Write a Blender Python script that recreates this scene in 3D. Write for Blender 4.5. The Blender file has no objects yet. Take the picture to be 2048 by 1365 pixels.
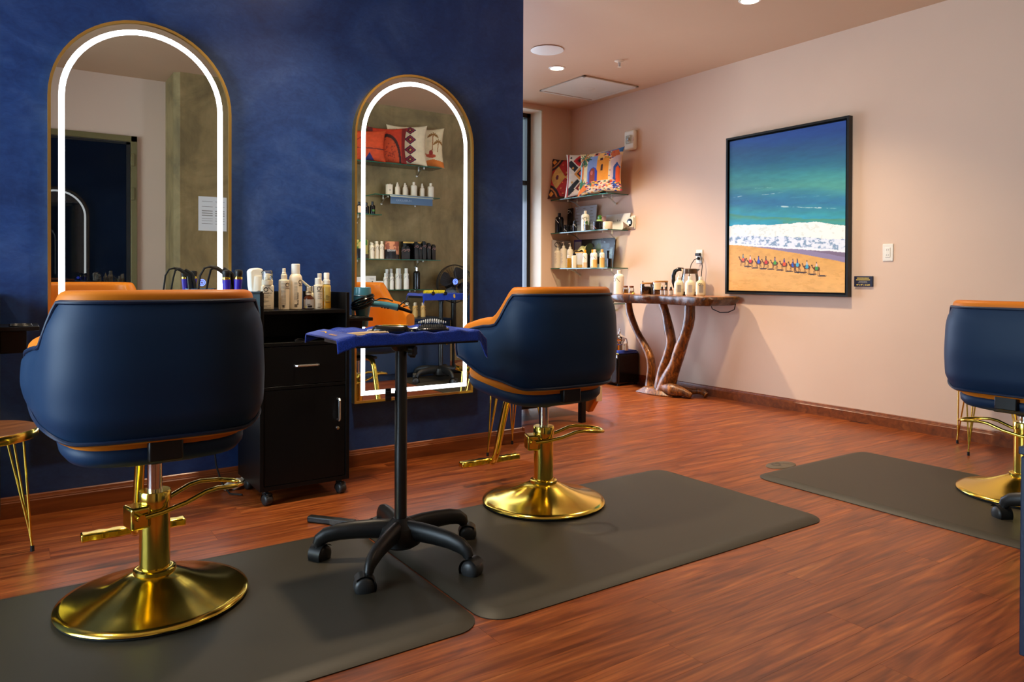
import bpy, math, random
import numpy as np
from mathutils import Vector, Matrix

random.seed(7)
PI = math.pi
SC = bpy.context.scene
COL = SC.collection

# ---------------------------------------------------------------- camera
CAM_YAW, CAM_PITCH, CAM_ROLL = math.radians(34.29), math.radians(0.5), 0.004
F_PX, PP_Y = 1477.0, 567.0
_f0 = Vector((math.sin(CAM_YAW), math.cos(CAM_YAW), 0)); _r0 = Vector((math.cos(CAM_YAW), -math.sin(CAM_YAW), 0)); _z = Vector((0, 0, 1))
_fw = _f0 * math.cos(CAM_PITCH) - _z * math.sin(CAM_PITCH); _u0 = _z * math.cos(CAM_PITCH) + _f0 * math.sin(CAM_PITCH)
_R = _r0 * math.cos(CAM_ROLL) + _u0 * math.sin(CAM_ROLL); _U = _u0 * math.cos(CAM_ROLL) - _r0 * math.sin(CAM_ROLL)
cd = bpy.data.cameras.new('camera'); cam = bpy.data.objects.new('camera', cd); COL.objects.link(cam)
cam.matrix_world = Matrix(((_R.x, _U.x, -_fw.x, 0), (_R.y, _U.y, -_fw.y, 0), (_R.z, _U.z, -_fw.z, 1.0), (0, 0, 0, 1)))
cd.sensor_width = 36.0; cd.lens = F_PX / 2048 * 36; cd.shift_y = -(682.5 - PP_Y) / 2048
cd.clip_start = 0.02
SC.camera = cam

# ---------------------------------------------------------------- world, exposure, large lights
SC.view_settings.view_transform = 'Standard'; SC.view_settings.look = 'None'
SC.view_settings.gamma = 1.0; SC.view_settings.use_curve_mapping = False
SC.view_settings.exposure = 1.74
W = bpy.data.worlds.new('world'); SC.world = W; W.use_nodes = True
_bg = W.node_tree.nodes['Background']; _bg.inputs[0].default_value = (0.62, 0.78, 0.92, 1); _bg.inputs[1].default_value = 1.6
DAYLIGHT_W, DAYLIGHT_COL = 46.0, (0.70, 0.86, 1.0)
BACK_DAYLIGHT_W = 36.0
DOWNLIGHT_W, DOWNLIGHT_COL = 76.0, (1.0, 0.79, 0.55)
STRIP_STRENGTH = 2.4
def area_light(name, loc, target, sx, sy, power, col):
    l = bpy.data.lights.new(name, 'AREA'); l.shape = 'RECTANGLE'; l.size = sx; l.size_y = sy; l.energy = power; l.color = col
    o = bpy.data.objects.new(name, l); COL.objects.link(o); o.location = loc
    o.rotation_euler = (Vector(target) - Vector(loc)).to_track_quat('-Z', 'Y').to_euler()
    return o
area_light('window_daylight', (-2.47, 2.3, 1.45), (0, 2.3, 1.45), 2.0, 2.1, DAYLIGHT_W, DAYLIGHT_COL)
area_light('back_window_daylight', (3.45, 6.42, 1.0), (4.0, 0, .5), 1.9, 1.6, BACK_DAYLIGHT_W, (0.66, 0.74, 1.0))

# ---------------------------------------------------------------- colour and materials
def lin(c):
    c = c / 255.0
    return c / 12.92 if c <= 0.04045 else ((c + 0.055) / 1.055) ** 2.4
def S(r, g, b): return (lin(r), lin(g), lin(b))
class NT:
    def __init__(s, name):
        s.m = bpy.data.materials.new(name); s.m.use_nodes = True; s.t = s.m.node_tree; s.n = s.t.nodes
        s.b = s.n['Principled BSDF']
    def node(s, kind, **kw):
        n = s.n.new(kind)
        for k, v in kw.items():
            if isinstance(k, str) and hasattr(n, k): setattr(n, k, v)
        return n
    def link(s, a, b): s.t.links.new(a, b)
    def set(s, nm, v):
        if nm in s.b.inputs:
            s.b.inputs[nm].default_value = (*v, 1) if isinstance(v, tuple) and len(v) == 3 else v
    def coords(s, scale=(1, 1, 1), kind='Object', rot=(0, 0, 0)):
        tc = s.node('ShaderNodeTexCoord'); mp = s.node('ShaderNodeMapping')
        mp.inputs['Scale'].default_value = scale; mp.inputs['Rotation'].default_value = rot
        s.link(tc.outputs[kind], mp.inputs['Vector']); return mp.outputs[0]
    def noise(s, vec, scale=5, detail=4, rough=.6, dist=0):
        n = s.node('ShaderNodeTexNoise'); n.inputs['Scale'].default_value = scale; n.inputs['Detail'].default_value = detail
        n.inputs['Roughness'].default_value = rough; n.inputs['Distortion'].default_value = dist
        if vec is not None: s.link(vec, n.inputs['Vector'])
        return n.outputs['Fac']
    def ramp(s, fac, stops):
        r = s.node('ShaderNodeValToRGB'); e = r.color_ramp.elements
        while len(e) < len(stops): e.new(.5)
        for i, (p, c) in enumerate(stops): e[i].position = p; e[i].color = (*c, 1) if len(c) == 3 else c
        s.link(fac, r.inputs[0]); return r.outputs[0]
    def mix(s, fac, a, b, mode='MIX'):
        n = s.node('ShaderNodeMix'); n.data_type = 'RGBA'; n.blend_type = mode
        for sock, v in ((n.inputs[0], fac), (n.inputs[6], a), (n.inputs[7], b)):
            if hasattr(v, 'is_output'): s.link(v, sock)
            elif isinstance(v, tuple): sock.default_value = (*v, 1) if len(v) == 3 else v
            else: sock.default_value = v
        return n.outputs[2]
    def base(s, sock): s.link(sock, s.b.inputs['Base Color'])
    def rough(s, fac, lo, hi):
        m = s.node('ShaderNodeMapRange'); m.inputs['To Min'].default_value = lo; m.inputs['To Max'].default_value = hi
        s.link(fac, m.inputs['Value']); s.link(m.outputs[0], s.b.inputs['Roughness'])
    def bump(s, fac, strength=.2, dist=.002):
        n = s.node('ShaderNodeBump'); n.inputs['Strength'].default_value = strength; n.inputs['Distance'].default_value = dist
        s.link(fac, n.inputs['Height']); s.link(n.outputs[0], s.b.inputs['Normal'])
MATS = {}
def mat(name, col, rough=.5, metal=0., spec=.5, coat=0., emis=None, es=1., trans=0., ior=1.45, alpha=1., bump=None, vary=None, sheen=0., subsurf=0.):
    if name in MATS: return MATS[name]
    k = NT(name); k.set('Base Color', tuple(col)); k.set('Roughness', rough); k.set('Metallic', metal); k.set('Specular IOR Level', spec)
    k.set('Coat Weight', coat); k.set('Transmission Weight', trans); k.set('IOR', ior); k.set('Alpha', alpha); k.set('Sheen Weight', sheen)
    if subsurf: k.set('Subsurface Weight', subsurf)
    if emis: k.set('Emission Color', tuple(emis)); k.set('Emission Strength', es)
    if vary:
        v = k.coords((1, 1, 1)); f = k.noise(v, vary[0], 4); c = tuple(col)
        k.base(k.ramp(f, [(.3, tuple(x * (1 - vary[1]) for x in c)), (.7, tuple(min(1, x * (1 + vary[1])) for x in c))]))
    if bump:
        v = k.coords((1, 1, 1)); k.bump(k.noise(v, bump[0], 3), bump[1], bump[2] if len(bump) > 2 else .001)
    MATS[name] = k.m
    return k.m
def mat_attr(name, rough=.6, spec=.4):
    if name in MATS: return MATS[name]
    k = NT(name); a = k.node('ShaderNodeAttribute'); a.attribute_name = 'print'; k.base(a.outputs['Color']); k.set('Roughness', rough); k.set('Specular IOR Level', spec)
    MATS[name] = k.m; return k.m
def m_floor():
    k = NT('reddish_wood_plank')
    oi = k.node('ShaderNodeObjectInfo'); g = k.node('ShaderNodeNewGeometry'); sx = k.node('ShaderNodeSeparateXYZ'); k.link(g.outputs['Position'], sx.inputs[0])
    def madd(a, mul, add=None, addmul=0):
        m = k.node('ShaderNodeMath', operation='MULTIPLY'); k.link(a, m.inputs[0]); m.inputs[1].default_value = mul
        if add is None: return m.outputs[0]
        m2 = k.node('ShaderNodeMath', operation='MULTIPLY_ADD'); k.link(add, m2.inputs[0]); m2.inputs[1].default_value = addmul; k.link(m.outputs[0], m2.inputs[2]); return m2.outputs[0]
    rnd = oi.outputs['Random']
    c1 = k.node('ShaderNodeCombineXYZ'); k.link(madd(sx.outputs[0], .75, rnd, 31.0), c1.inputs[0]); k.link(madd(sx.outputs[1], 10.0), c1.inputs[1]); k.link(madd(rnd, 13.0), c1.inputs[2])
    c2 = k.node('ShaderNodeCombineXYZ'); k.link(madd(sx.outputs[0], 2.5, rnd, 17.0), c2.inputs[0]); k.link(madd(sx.outputs[1], 90.0), c2.inputs[1]); k.link(madd(rnd, 5.0), c2.inputs[2])
    n1 = k.noise(c1.outputs[0], 1.7, 7, .64, 1.7); n2 = k.noise(c2.outputs[0], 1.2, 3, .6, .3)
    base = k.ramp(n1, [(.28, S(92, 42, 15)), (.42, S(122, 60, 23)), (.54, S(142, 74, 30)), (.66, S(158, 89, 39)), (.8, S(182, 112, 54))])
    c3 = k.node('ShaderNodeCombineXYZ'); k.link(madd(sx.outputs[0], .55, rnd, 23.0), c3.inputs[0]); k.link(madd(sx.outputs[1], 6.5), c3.inputs[1]); k.link(madd(rnd, 9.0), c3.inputs[2])
    nc = k.noise(c3.outputs[0], 1.5, 2, .5, .5); w1 = k.node('ShaderNodeMath', operation='MULTIPLY'); k.link(nc, w1.inputs[0]); w1.inputs[1].default_value = 62.0
    w2 = k.node('ShaderNodeMath', operation='SINE'); k.link(w1.outputs[0], w2.inputs[0]); w3 = k.node('ShaderNodeMapRange'); k.link(w2.outputs[0], w3.inputs['Value']); w3.inputs['From Min'].default_value = -1.0
    vein = k.ramp(w3.outputs[0], [(.0, (.70, .66, .62)), (.3, (.95, .94, .93)), (.75, (1.0, 1.0, 1.0)), (1.0, (1.22, 1.24, 1.28))])
    fine = k.ramp(n2, [(.3, (.66, .60, .55)), (.6, (1, 1, 1))])
    c = k.mix(1.0, k.mix(.75, base, vein, 'MULTIPLY'), fine, 'MULTIPLY')
    tone = k.ramp(rnd, [(0, (.86, .82, .80)), (.5, (1, .98, .96)), (1, (1.0, .92, .88))])
    k.base(k.mix(1.0, c, tone, 'MULTIPLY'))
    k.rough(n1, .27, .4); k.set('Specular IOR Level', .45); k.bump(n2, .08, .0006)
    return k.m
def m_blue_wall():
    k = NT('navy_trowelled_plaster'); v = k.coords((1, 1, 1))
    a = k.noise(v, 1.6, 5, .6, 1.6); b = k.noise(v, 6.5, 5, .65, 2.4); c = k.noise(v, 38, 3, .6, .6)
    c1 = k.ramp(a, [(.3, S(18, 46, 96)), (.5, S(28, 60, 116)), (.7, S(52, 78, 128))])
    c2 = k.ramp(b, [(.35, (.82, .84, .88)), (.6, (1.0, 1.0, 1.0)), (.72, (1.22, 1.16, 1.12))])
    e = k.noise(k.coords((1, 1, 1.7), rot=(0, .5, 0)), 13, 4, .62, 3.2); c3 = k.ramp(e, [(.36, (.80, .82, .86)), (.52, (1, 1, 1)), (.66, (1.18, 1.14, 1.1))])
    k.base(k.mix(.8, k.mix(.9, c1, c2, 'MULTIPLY'), c3, 'MULTIPLY')); k.rough(e, .32, .56); k.bump(b, .16, .004); k.set('Specular IOR Level', .4)
    return k.m
def m_concrete():
    k = NT('board_formed_concrete'); v = k.coords((1, 1, 1)); v2 = k.coords((3.2, 3.2, .5))
    a = k.noise(v, 2.2, 6, .65, .7); b = k.noise(v2, 3, 4, .6, .6); c = k.noise(v, 45, 4, .7)
    c1 = k.ramp(a, [(.3, S(104, 88, 54)), (.5, S(140, 118, 74)), (.72, S(166, 142, 94))])
    c2 = k.ramp(b, [(.32, (.72, .72, .68)), (.6, (1, 1, 1))])
    k.base(k.mix(.7, c1, c2, 'MULTIPLY')); k.set('Roughness', .75); k.bump(c, .3, .002)
    return k.m
def m_wall(name, c, rough=.6):
    k = NT(name); v = k.coords((1, 1, 1)); n = k.noise(v, 1.2, 3); d = tuple(x * .96 for x in c)
    k.base(k.ramp(n, [(.35, d), (.65, c)])); k.set('Roughness', rough); k.set('Specular IOR Level', .35); k.bump(k.noise(v, 160, 2), .05, .0006)
    return k.m
def m_grain(name, stops, scale=(2, 22, 22), rough=.35, coat=0., nscale=1.5, dist=1.0):
    k = NT(name); v = k.coords(scale); n = k.noise(v, nscale, 6, .6, dist); k.base(k.ramp(n, stops)); k.set('Roughness', rough); k.set('Coat Weight', coat); k.set('Coat Roughness', .12)
    k.bump(n, .1, .001); return k.m
def m_bark(name, dark=1.):
    k = NT(name); v = k.coords((5, 5, 1.6)); n = k.noise(v, 4.5, 6, .7, 1.4); q = k.noise(k.coords((9, 9, 4)), 3.2, 4, .6, 2.)
    c1 = k.ramp(n, [(.3, S(36, 20, 9)), (.46, S(104, 62, 22)), (.6, S(160, 102, 40)), (.78, S(200, 144, 66))])
    c2 = k.ramp(q, [(.36, (.35, .28, .25)), (.52, (1, 1, 1))])
    k.base(k.mix(1.0, k.mix(.85, c1, c2, 'MULTIPLY'), (dark, dark * .95, dark * .9), 'MULTIPLY')); k.set('Roughness', .36); k.set('Coat Weight', .1); k.bump(n, .4, .005); return k.m
def m_glass(name, tint=(1, 1, 1), rough=0.0, fac=.12):
    k = NT(name); k.n.remove(k.b); o = k.n['Material Output']
    tr = k.node('ShaderNodeBsdfTransparent'); tr.inputs[0].default_value = (*tint, 1); gl = k.node('ShaderNodeBsdfGlossy'); gl.inputs['Roughness'].default_value = rough
    fr = k.node('ShaderNodeFresnel'); fr.inputs[0].default_value = 1.45
    mx = k.node('ShaderNodeMixShader'); ad = k.node('ShaderNodeMath', operation='ADD'); k.link(fr.outputs[0], ad.inputs[0]); ad.inputs[1].default_value = fac - .04
    k.link(ad.outputs[0], mx.inputs[0]); k.link(tr.outputs[0], mx.inputs[1]); k.link(gl.outputs[0], mx.inputs[2]); k.link(mx.outputs[0], o.inputs[0])
    return k.m
def m_emit(name, c, s):
    k = NT(name); k.n.remove(k.b); e = k.node('ShaderNodeEmission'); e.inputs[0].default_value = (*c, 1); e.inputs[1].default_value = s
    k.link(e.outputs[0], k.n['Material Output'].inputs[0]); return k.m
def m_terry(name, c):
    k = NT(name); v = k.coords((1, 1, 1)); n = k.noise(v, 260, 2, .6); w = k.noise(v, 30, 3)
    k.base(k.ramp(n, [(.3, tuple(x * .62 for x in c)), (.7, tuple(min(1, x * 1.25) for x in c))])); k.set('Roughness', .95); k.set('Specular IOR Level', .15); k.set('Sheen Weight', .35)
    k.bump(n, .9, .003); return k.m

M = dict(
    floor=m_floor(), blue=m_blue_wall(), concrete=m_concrete(),
    beige=m_wall('warm_beige_paint', S(222, 193, 168)), ceil=m_wall('ceiling_paint', S(206, 172, 138)),
    cream=m_wall('cream_paint', S(226, 214, 190)),
    base=m_grain('cherry_baseboard', [(.3, S(92, 44, 18)), (.55, S(124, 64, 28)), (.75, S(146, 82, 38))], (1.2, 14, 14), .33),
    leather=mat('navy_leather', S(13, 43, 74), .52, spec=.32, bump=(240, .05, .0006)),
    navyp=mat('navy_piping', S(14, 34, 62), .45),
    tan=mat('orange_tan_leather', S(206, 116, 14), .5, spec=.35, bump=(240, .05, .0006)),
    gold=mat('polished_gold', (0.80, 0.60, 0.10), .16, 1.0), goldb=mat('brushed_gold_frame', (0.86, 0.58, 0.17), .3, 1.0),
    chrome=mat('chrome', (.72, .72, .74), .12, 1.0), steel=mat('satin_steel', (.6, .6, .6), .28, 1.0),
    black=mat('black_laminate', S(10, 10, 10), .38, spec=.28), blackp=mat('black_plastic', S(22, 22, 21), .42), blackm=mat('black_satin_metal', S(16, 17, 16), .36, spec=.6),
    rubber=mat('black_rubber', S(12, 12, 12), .7), wheel=mat('caster_wheel', S(38, 38, 38), .4),
    mat=mat('antifatigue_mat', S(50, 45, 34), .5, spec=.4, bump=(320, .12, .0008), vary=(3, .06)),
    mirror=mat('mirror_silver', (.88, .9, .88), .0, 1.0), strip=m_emit('frosted_led_strip', (.93, .97, 1.0), STRIP_STRENGTH),
    ledblue=m_emit('blue_led', (.06, .10, 1.0), 2.2), lamp=m_emit('warm_lamp_face', (1.0, .72, .4), 28.0),
    white=mat('white_plastic', S(232, 228, 214), .4), ivory=mat('ivory_plastic', S(228, 216, 190), .42), milk=mat('milky_plastic', S(222, 214, 184), .35, subsurf=.15),
    ink=mat('black_ink', S(24, 24, 28), .5), greyink=mat('grey_ink', S(150, 146, 136), .6), wink=mat('white_ink', S(225, 225, 220), .5),
    amber=mat('amber_glass', S(70, 30, 8), .08, spec=.6), oil=mat('golden_oil', S(170, 120, 20), .1, spec=.6), oilb=mat('pale_oil_bottle', S(188, 160, 82), .12, spec=.6),
    glass=m_glass('clear_glass', (.96, .98, .97)), shelfglass=m_glass('shelf_glass', (.86, .95, .92), 0, .16), shelfedge=mat('green_glass_edge', S(22, 92, 74), .1, spec=.7),
    pane=m_glass('window_pane', (.97, .99, 1.0), 0, .1), darkpane=mat('dark_door_glass', S(12, 18, 26), .0, spec=.7, ior=1.5),
    bronze=mat('olive_bronze_frame', S(122, 112, 72), .42, .3), winframe=mat('dark_window_frame', S(24, 26, 26), .4),
    teal=mat('teal_dryer_shell', S(60, 118, 136), .3, spec=.5, coat=.2), steelblue=mat('blue_metal_can', S(74, 126, 172), .4, .1), violet=mat('violet_handle', S(52, 36, 170), .4),
    towel=m_terry('royal_blue_towel', S(18, 58, 170)), towelflat=mat('flat_woven_blue', S(28, 62, 165), .85, sheen=.2), goldthread=mat('gold_thread', S(222, 172, 40), .5),
    bark=m_bark('polished_root_wood'), bark2=m_bark('dark_slab_bark', .42), slabtop=m_grain('slab_top_wood', [(.3, S(120, 66, 30)), (.6, S(182, 112, 58)), (.8, S(208, 142, 84))], (4, 1.2, 4), .3, .3),
    cork=mat('cork', S(120, 70, 36), .8, vary=(60, .3)), bamboo=m_grain('bamboo_lid', [(.3, S(186, 128, 62)), (.7, S(214, 160, 92))], (18, 2, 18), .45),
    stooltop=m_grain('stool_top_wood', [(.3, S(80, 44, 20)), (.7, S(120, 72, 36))], (2, 16, 16), .35),
    herb=mat('dried_herbs', S(78, 58, 28), .9, vary=(90, .6), bump=(90, 1., .004)), salt=mat('white_salt', S(220, 212, 196), .9), honey=mat('yellow_powder', S(196, 160, 84), .8),
    paper=mat('white_paper', S(226, 226, 222), .7), card=mat('kraft_label', S(222, 204, 160), .7), greycard=mat('grey_card', S(176, 172, 168), .6),
    leaf=mat('glossy_green_leaf', S(58, 108, 32), .3), paleleaf=mat('pale_green', S(150, 190, 110), .5), pink=mat('dusty_pink_box', S(206, 166, 170), .6),
    yellow=mat('yellow_sponge', S(226, 200, 30), .8, vary=(40, .35)), cloth=mat('pale_yellow_cloth', S(226, 210, 140), .8), orangebox=mat('amber_pouch', S(220, 178, 104), .5),
    orangecap=mat('orange_cap', S(236, 160, 20), .4), silver=mat('polished_silver', (.8, .8, .82), .07, 1.0),
    vent=mat('vent_white', S(206, 200, 184), .6), speaker=mat('speaker_grille', S(190, 198, 190), .7), navyc=mat('navy_cabinet_paint', S(14, 38, 66), .4),
    bone=mat('bone_sticks', S(206, 180, 140), .5), brush=mat('black_gloss_plastic', S(12, 12, 14), .18, spec=.6), purplep=mat('purple_card', S(70, 50, 120), .6),
    frame=mat('black_picture_frame', S(20, 26, 26), .38), plaque=mat('navy_plaque', S(30, 34, 58), .45), gtext=mat('gold_text', S(236, 206, 90), .5),
    lightblue=mat('slate_blue_card', S(84, 112, 140), .6), palecard=mat('pale_mint_card', S(196, 206, 188), .6), burgundy=mat('burgundy_box', S(66, 34, 56), .6),
    creamtone=mat('cream_band_and_lit_edge', S(214, 186, 150), .55), fanblade=mat('smoked_blade', S(10, 14, 20), .3),
)

# ---------------------------------------------------------------- mesh helpers
class B:
    def __init__(s): s.v = []; s.f = []
    def add(s, vs, fs):
        o = len(s.v); s.v += [tuple(p) for p in vs]; s.f += [tuple(i + o for i in f) for f in fs]; return s
    def box(s, x0, x1, y0, y1, z0, z1):
        return s.add([(x0, y0, z0), (x1, y0, z0), (x1, y1, z0), (x0, y1, z0), (x0, y0, z1), (x1, y0, z1), (x1, y1, z1), (x0, y1, z1)],
                     [(0, 3, 2, 1), (4, 5, 6, 7), (0, 1, 5, 4), (1, 2, 6, 5), (2, 3, 7, 6), (3, 0, 4, 7)])
    def lathe(s, prof, n=24, c=(0, 0, 0), sx=1., sy=1.):
        vs = []; fs = []
        for r, z in prof:
            for i in range(n):
                a = 2 * PI * i / n; vs.append((c[0] + r * sx * math.cos(a), c[1] + r * sy * math.sin(a), c[2] + z))
        for j in range(len(prof) - 1):
            for i in range(n):
                i2 = (i + 1) % n; fs.append((j * n + i, j * n + i2, (j + 1) * n + i2, (j + 1) * n + i))
        if prof[0][0] > 1e-6: fs.append(tuple(range(n))[::-1])
        if prof[-1][0] > 1e-6: fs.append(tuple((len(prof) - 1) * n + i for i in range(n)))
        return s.add(vs, fs)
    def cyl(s, p0, p1, r0, r1=None, n=16):
        return s.tube([p0, p1], [r0, r0 if r1 is None else r1], n)
    def tube(s, pts, r, n=10, closed=False, cap=True, flat=None):
        P = [Vector(p) for p in pts]; m = len(P); R = r if isinstance(r, (list, tuple)) else [r] * m
        vs = []; fs = []; prev = None
        for i in range(m):
            if closed: t = P[(i + 1) % m] - P[i - 1]
            else: t = P[min(i + 1, m - 1)] - P[max(i - 1, 0)]
            if t.length < 1e-9: t = Vector((0, 0, 1))
            t.normalize()
            if prev is None:
                u = t.cross(Vector((0, 0, 1)))
                if u.length < .15: u = t.cross(Vector((1, 0, 0)))
            else: u = prev - t * prev.dot(t)
            u.normalize(); prev = u; w = t.cross(u)
            for k in range(n):
                a = 2 * PI * k / n; q = u * math.cos(a) + w * math.sin(a) * (flat or 1.)
                vs.append(P[i] + q * R[i])
        rng = m if closed else m - 1
        for i in range(rng):
            j = (i + 1) % m
            for k in range(n):
                k2 = (k + 1) % n; fs.append((i * n + k, i * n + k2, j * n + k2, j * n + k))
        if not closed and cap: fs.append(tuple(range(n))[::-1]); fs.append(tuple((m - 1) * n + k for k in range(n)))
        return s.add(vs, fs)
    def prism(s, poly, a0, a1, axis='z'):
        n = len(poly); f = {'z': lambda p, h: (p[0], p[1], h), 'y': lambda p, h: (p[0], h, p[1]), 'x': lambda p, h: (h, p[0], p[1])}[axis]
        vs = [f(p, a0) for p in poly] + [f(p, a1) for p in poly]
        fs = [tuple(range(n))[::-1], tuple(range(n, 2 * n))] + [(i, (i + 1) % n, n + (i + 1) % n, n + i) for i in range(n)]
        return s.add(vs, fs)
    def grid(s, fn, nu, nv, cu=False):
        vs = [fn(i / (nu if cu else nu), j / nv) for j in range(nv + 1) for i in range(nu if cu else nu + 1)]
        w = nu if cu else nu + 1; fs = []
        for j in range(nv):
            for i in range(nu):
                i2 = (i + 1) % w if cu else i + 1; fs.append((j * w + i, j * w + i2, (j + 1) * w + i2, (j + 1) * w + i))
        return s.add(vs, fs)
    def sphere(s, c, r, n=14, m=8, sc=(1, 1, 1)):
        prof = [(max(1e-7, r * math.sin(PI * j / m)), -r * math.cos(PI * j / m)) for j in range(m + 1)]
        vs = []; fs = []
        for rr, z in prof:
            for i in range(n):
                a = 2 * PI * i / n; vs.append((c[0] + rr * math.cos(a) * sc[0], c[1] + rr * math.sin(a) * sc[1], c[2] + z * sc[2]))
        for j in range(m):
            for i in range(n): fs.append((j * n + i, j * n + (i + 1) % n, (j + 1) * n + (i + 1) % n, (j + 1) * n + i))
        return s.add(vs, fs)
    def xf(s, mtx, start=0):
        for i in range(start, len(s.v)): s.v[i] = tuple(mtx @ Vector(s.v[i]))
        return s
    def mesh(s, name, m, smooth=35):
        me = bpy.data.meshes.new(name); me.from_pydata(s.v, [], s.f); me.update()
        if smooth:
            me.polygons.foreach_set('use_smooth', [True] * len(me.polygons)); me.set_sharp_from_angle(angle=math.radians(smooth))
        if m is not None: me.materials.append(M[m] if isinstance(m, str) else m)
        return me
def RZ(a): return Matrix.Rotation(a, 4, 'Z')
def RX(a): return Matrix.Rotation(a, 4, 'X')
def RY(a): return Matrix.Rotation(a, 4, 'Y')
def T(x, y, z): return Matrix.Translation((x, y, z))
def tag(o, label=None, cat=None, group=None, kind=None):
    for k, v in (('label', label), ('category', cat), ('group', group), ('kind', kind)):
        if v: o[k] = v
    return o
def link(name, me, parent=None, loc=None, rz=0.):
    o = bpy.data.objects.new(name, me); COL.objects.link(o)
    if parent is not None: o.parent = parent
    if loc is not None: o.location = loc
    if rz: o.rotation_euler = (0, 0, rz)
    return o
def part(name, b, m, parent, bevel=0., seg=2, smooth=35, label=None, subsurf=0):
    o = link(name, b.mesh(name, m, smooth), parent)
    if bevel: add_bevel(o, bevel, seg)
    if subsurf:
        s = o.modifiers.new('subdivision', 'SUBSURF'); s.levels = s.render_levels = subsurf
    if label: o['label'] = label
    return o
def add_bevel(o, w, seg=2):
    md = o.modifiers.new('bevel', 'BEVEL'); md.width = w; md.segments = seg; md.limit_method = 'ANGLE'; md.angle_limit = math.radians(40); md.harden_normals = False
def thing(name, label, cat, loc=(0, 0, 0), rz=0., group=None):
    o = bpy.data.objects.new(name, None); COL.objects.link(o); o.location = loc; o.rotation_euler = (0, 0, rz); o.empty_display_size = .05
    return tag(o, label, cat, group)
def solo(name, b, m, label, cat, loc=(0, 0, 0), rz=0., group=None, bevel=0., smooth=35):
    o = link(name, b.mesh(name, m, smooth), None, loc, rz)
    if bevel: add_bevel(o, bevel)
    return tag(o, label, cat, group)
def struct(name, b, m, bevel=0., parent=None):
    o = link(name, b.mesh(name, m, 30), parent)
    if bevel: add_bevel(o, bevel)
    if parent is None: o['kind'] = 'structure'
    return o
def dup(o, parent=None):
    c = o.copy(); COL.objects.link(c)
    if parent is not None: c.parent = parent
    for ch in list(o.children): dup(ch, c)
    return c
_TXT = {}
def text_geo(s, size, offset=0., align='CENTER'):
    key = (s, size, offset, align)
    if key in _TXT: return _TXT[key]
    cu = bpy.data.curves.new('lettering', 'FONT'); cu.body = s; cu.size = size; cu.offset = offset; cu.align_x = align; cu.resolution_u = 2
    ob = bpy.data.objects.new('lettering', cu); COL.objects.link(ob)
    dg = bpy.context.evaluated_depsgraph_get(); me = bpy.data.meshes.new_from_object(ob.evaluated_get(dg))
    vs = [tuple(v.co) for v in me.vertices]; fs = [tuple(p.vertices) for p in me.polygons]
    bpy.data.objects.remove(ob); bpy.data.curves.remove(cu); bpy.data.meshes.remove(me)
    _TXT[key] = (vs, fs); return vs, fs
def put_text(b, s, size, mtx, offset=0., align='CENTER'):
    vs, fs = text_geo(s, size, offset, align); b.add([tuple(mtx @ Vector(p)) for p in vs], fs); return b
# local frame for print on a face whose normal is -Y: x right, z up
FRONT = Matrix(((1, 0, 0, 0), (0, 0, -1, 0), (0, 1, 0, 0), (0, 0, 0, 1)))
def wrap(b, r, start=0, eps=.0006):
    """bend flat print (x right, z up, y ignored) round a cylinder of radius r, facing -Y"""
    for i in range(start, len(b.v)):
        x, y, z = b.v[i]; a = x / r; b.v[i] = ((r + eps) * math.sin(a), -(r + eps) * math.cos(a), z)
    return b
def logo_flat(b, cx, cz, s, wide=1.0, gap=True):
    """ring and broken slanted stroke, height s"""
    n = 20; R = s * .5; r = s * .36; x0 = cx - s * .42
    vs = []; fs = []
    for i in range(n):
        a = 2 * PI * i / n; vs += [(x0 + R * math.cos(a), 0, cz + R * math.sin(a)), (x0 + r * math.cos(a), 0, cz + r * math.sin(a))]
    for i in range(n): j = (i + 1) % n; fs.append((2 * i, 2 * j, 2 * j + 1, 2 * i + 1))
    b.add(vs, fs)
    def stroke(p, q, w):
        d = Vector((q[0] - p[0], 0, q[1] - p[1])); nrm = Vector((-d.z, 0, d.x)).normalized() * w / 2
        b.add([(p[0] + nrm.x, 0, p[1] + nrm.z), (p[0] - nrm.x, 0, p[1] - nrm.z), (q[0] - nrm.x, 0, q[1] - nrm.z), (q[0] + nrm.x, 0, q[1] + nrm.z)], [(0, 1, 2, 3)])
    xs = x0 + s * .62
    stroke((xs, cz + s * .5), (xs + s * .42, cz + s * .05), s * .12); stroke((xs + s * .5, cz - s * .03), (xs + s * .92, cz - s * .48), s * .12)
    return b
def bars(b, x0, x1, zs, h, y=0.):
    for z in zs: b.add([(x0, y, z), (x1, y, z), (x1, y, z + h), (x0, y, z + h)], [(0, 1, 2, 3)])
    return b
def subdiv_bars(b, x0, x1, z, h, n=5):
    for i in range(n):
        a = x0 + (x1 - x0) * i / n; c = x0 + (x1 - x0) * (i + 1) / n
        b.add([(a, 0, z), (c, 0, z), (c, 0, z + h), (a, 0, z + h)], [(0, 1, 2, 3)])
    return b
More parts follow.
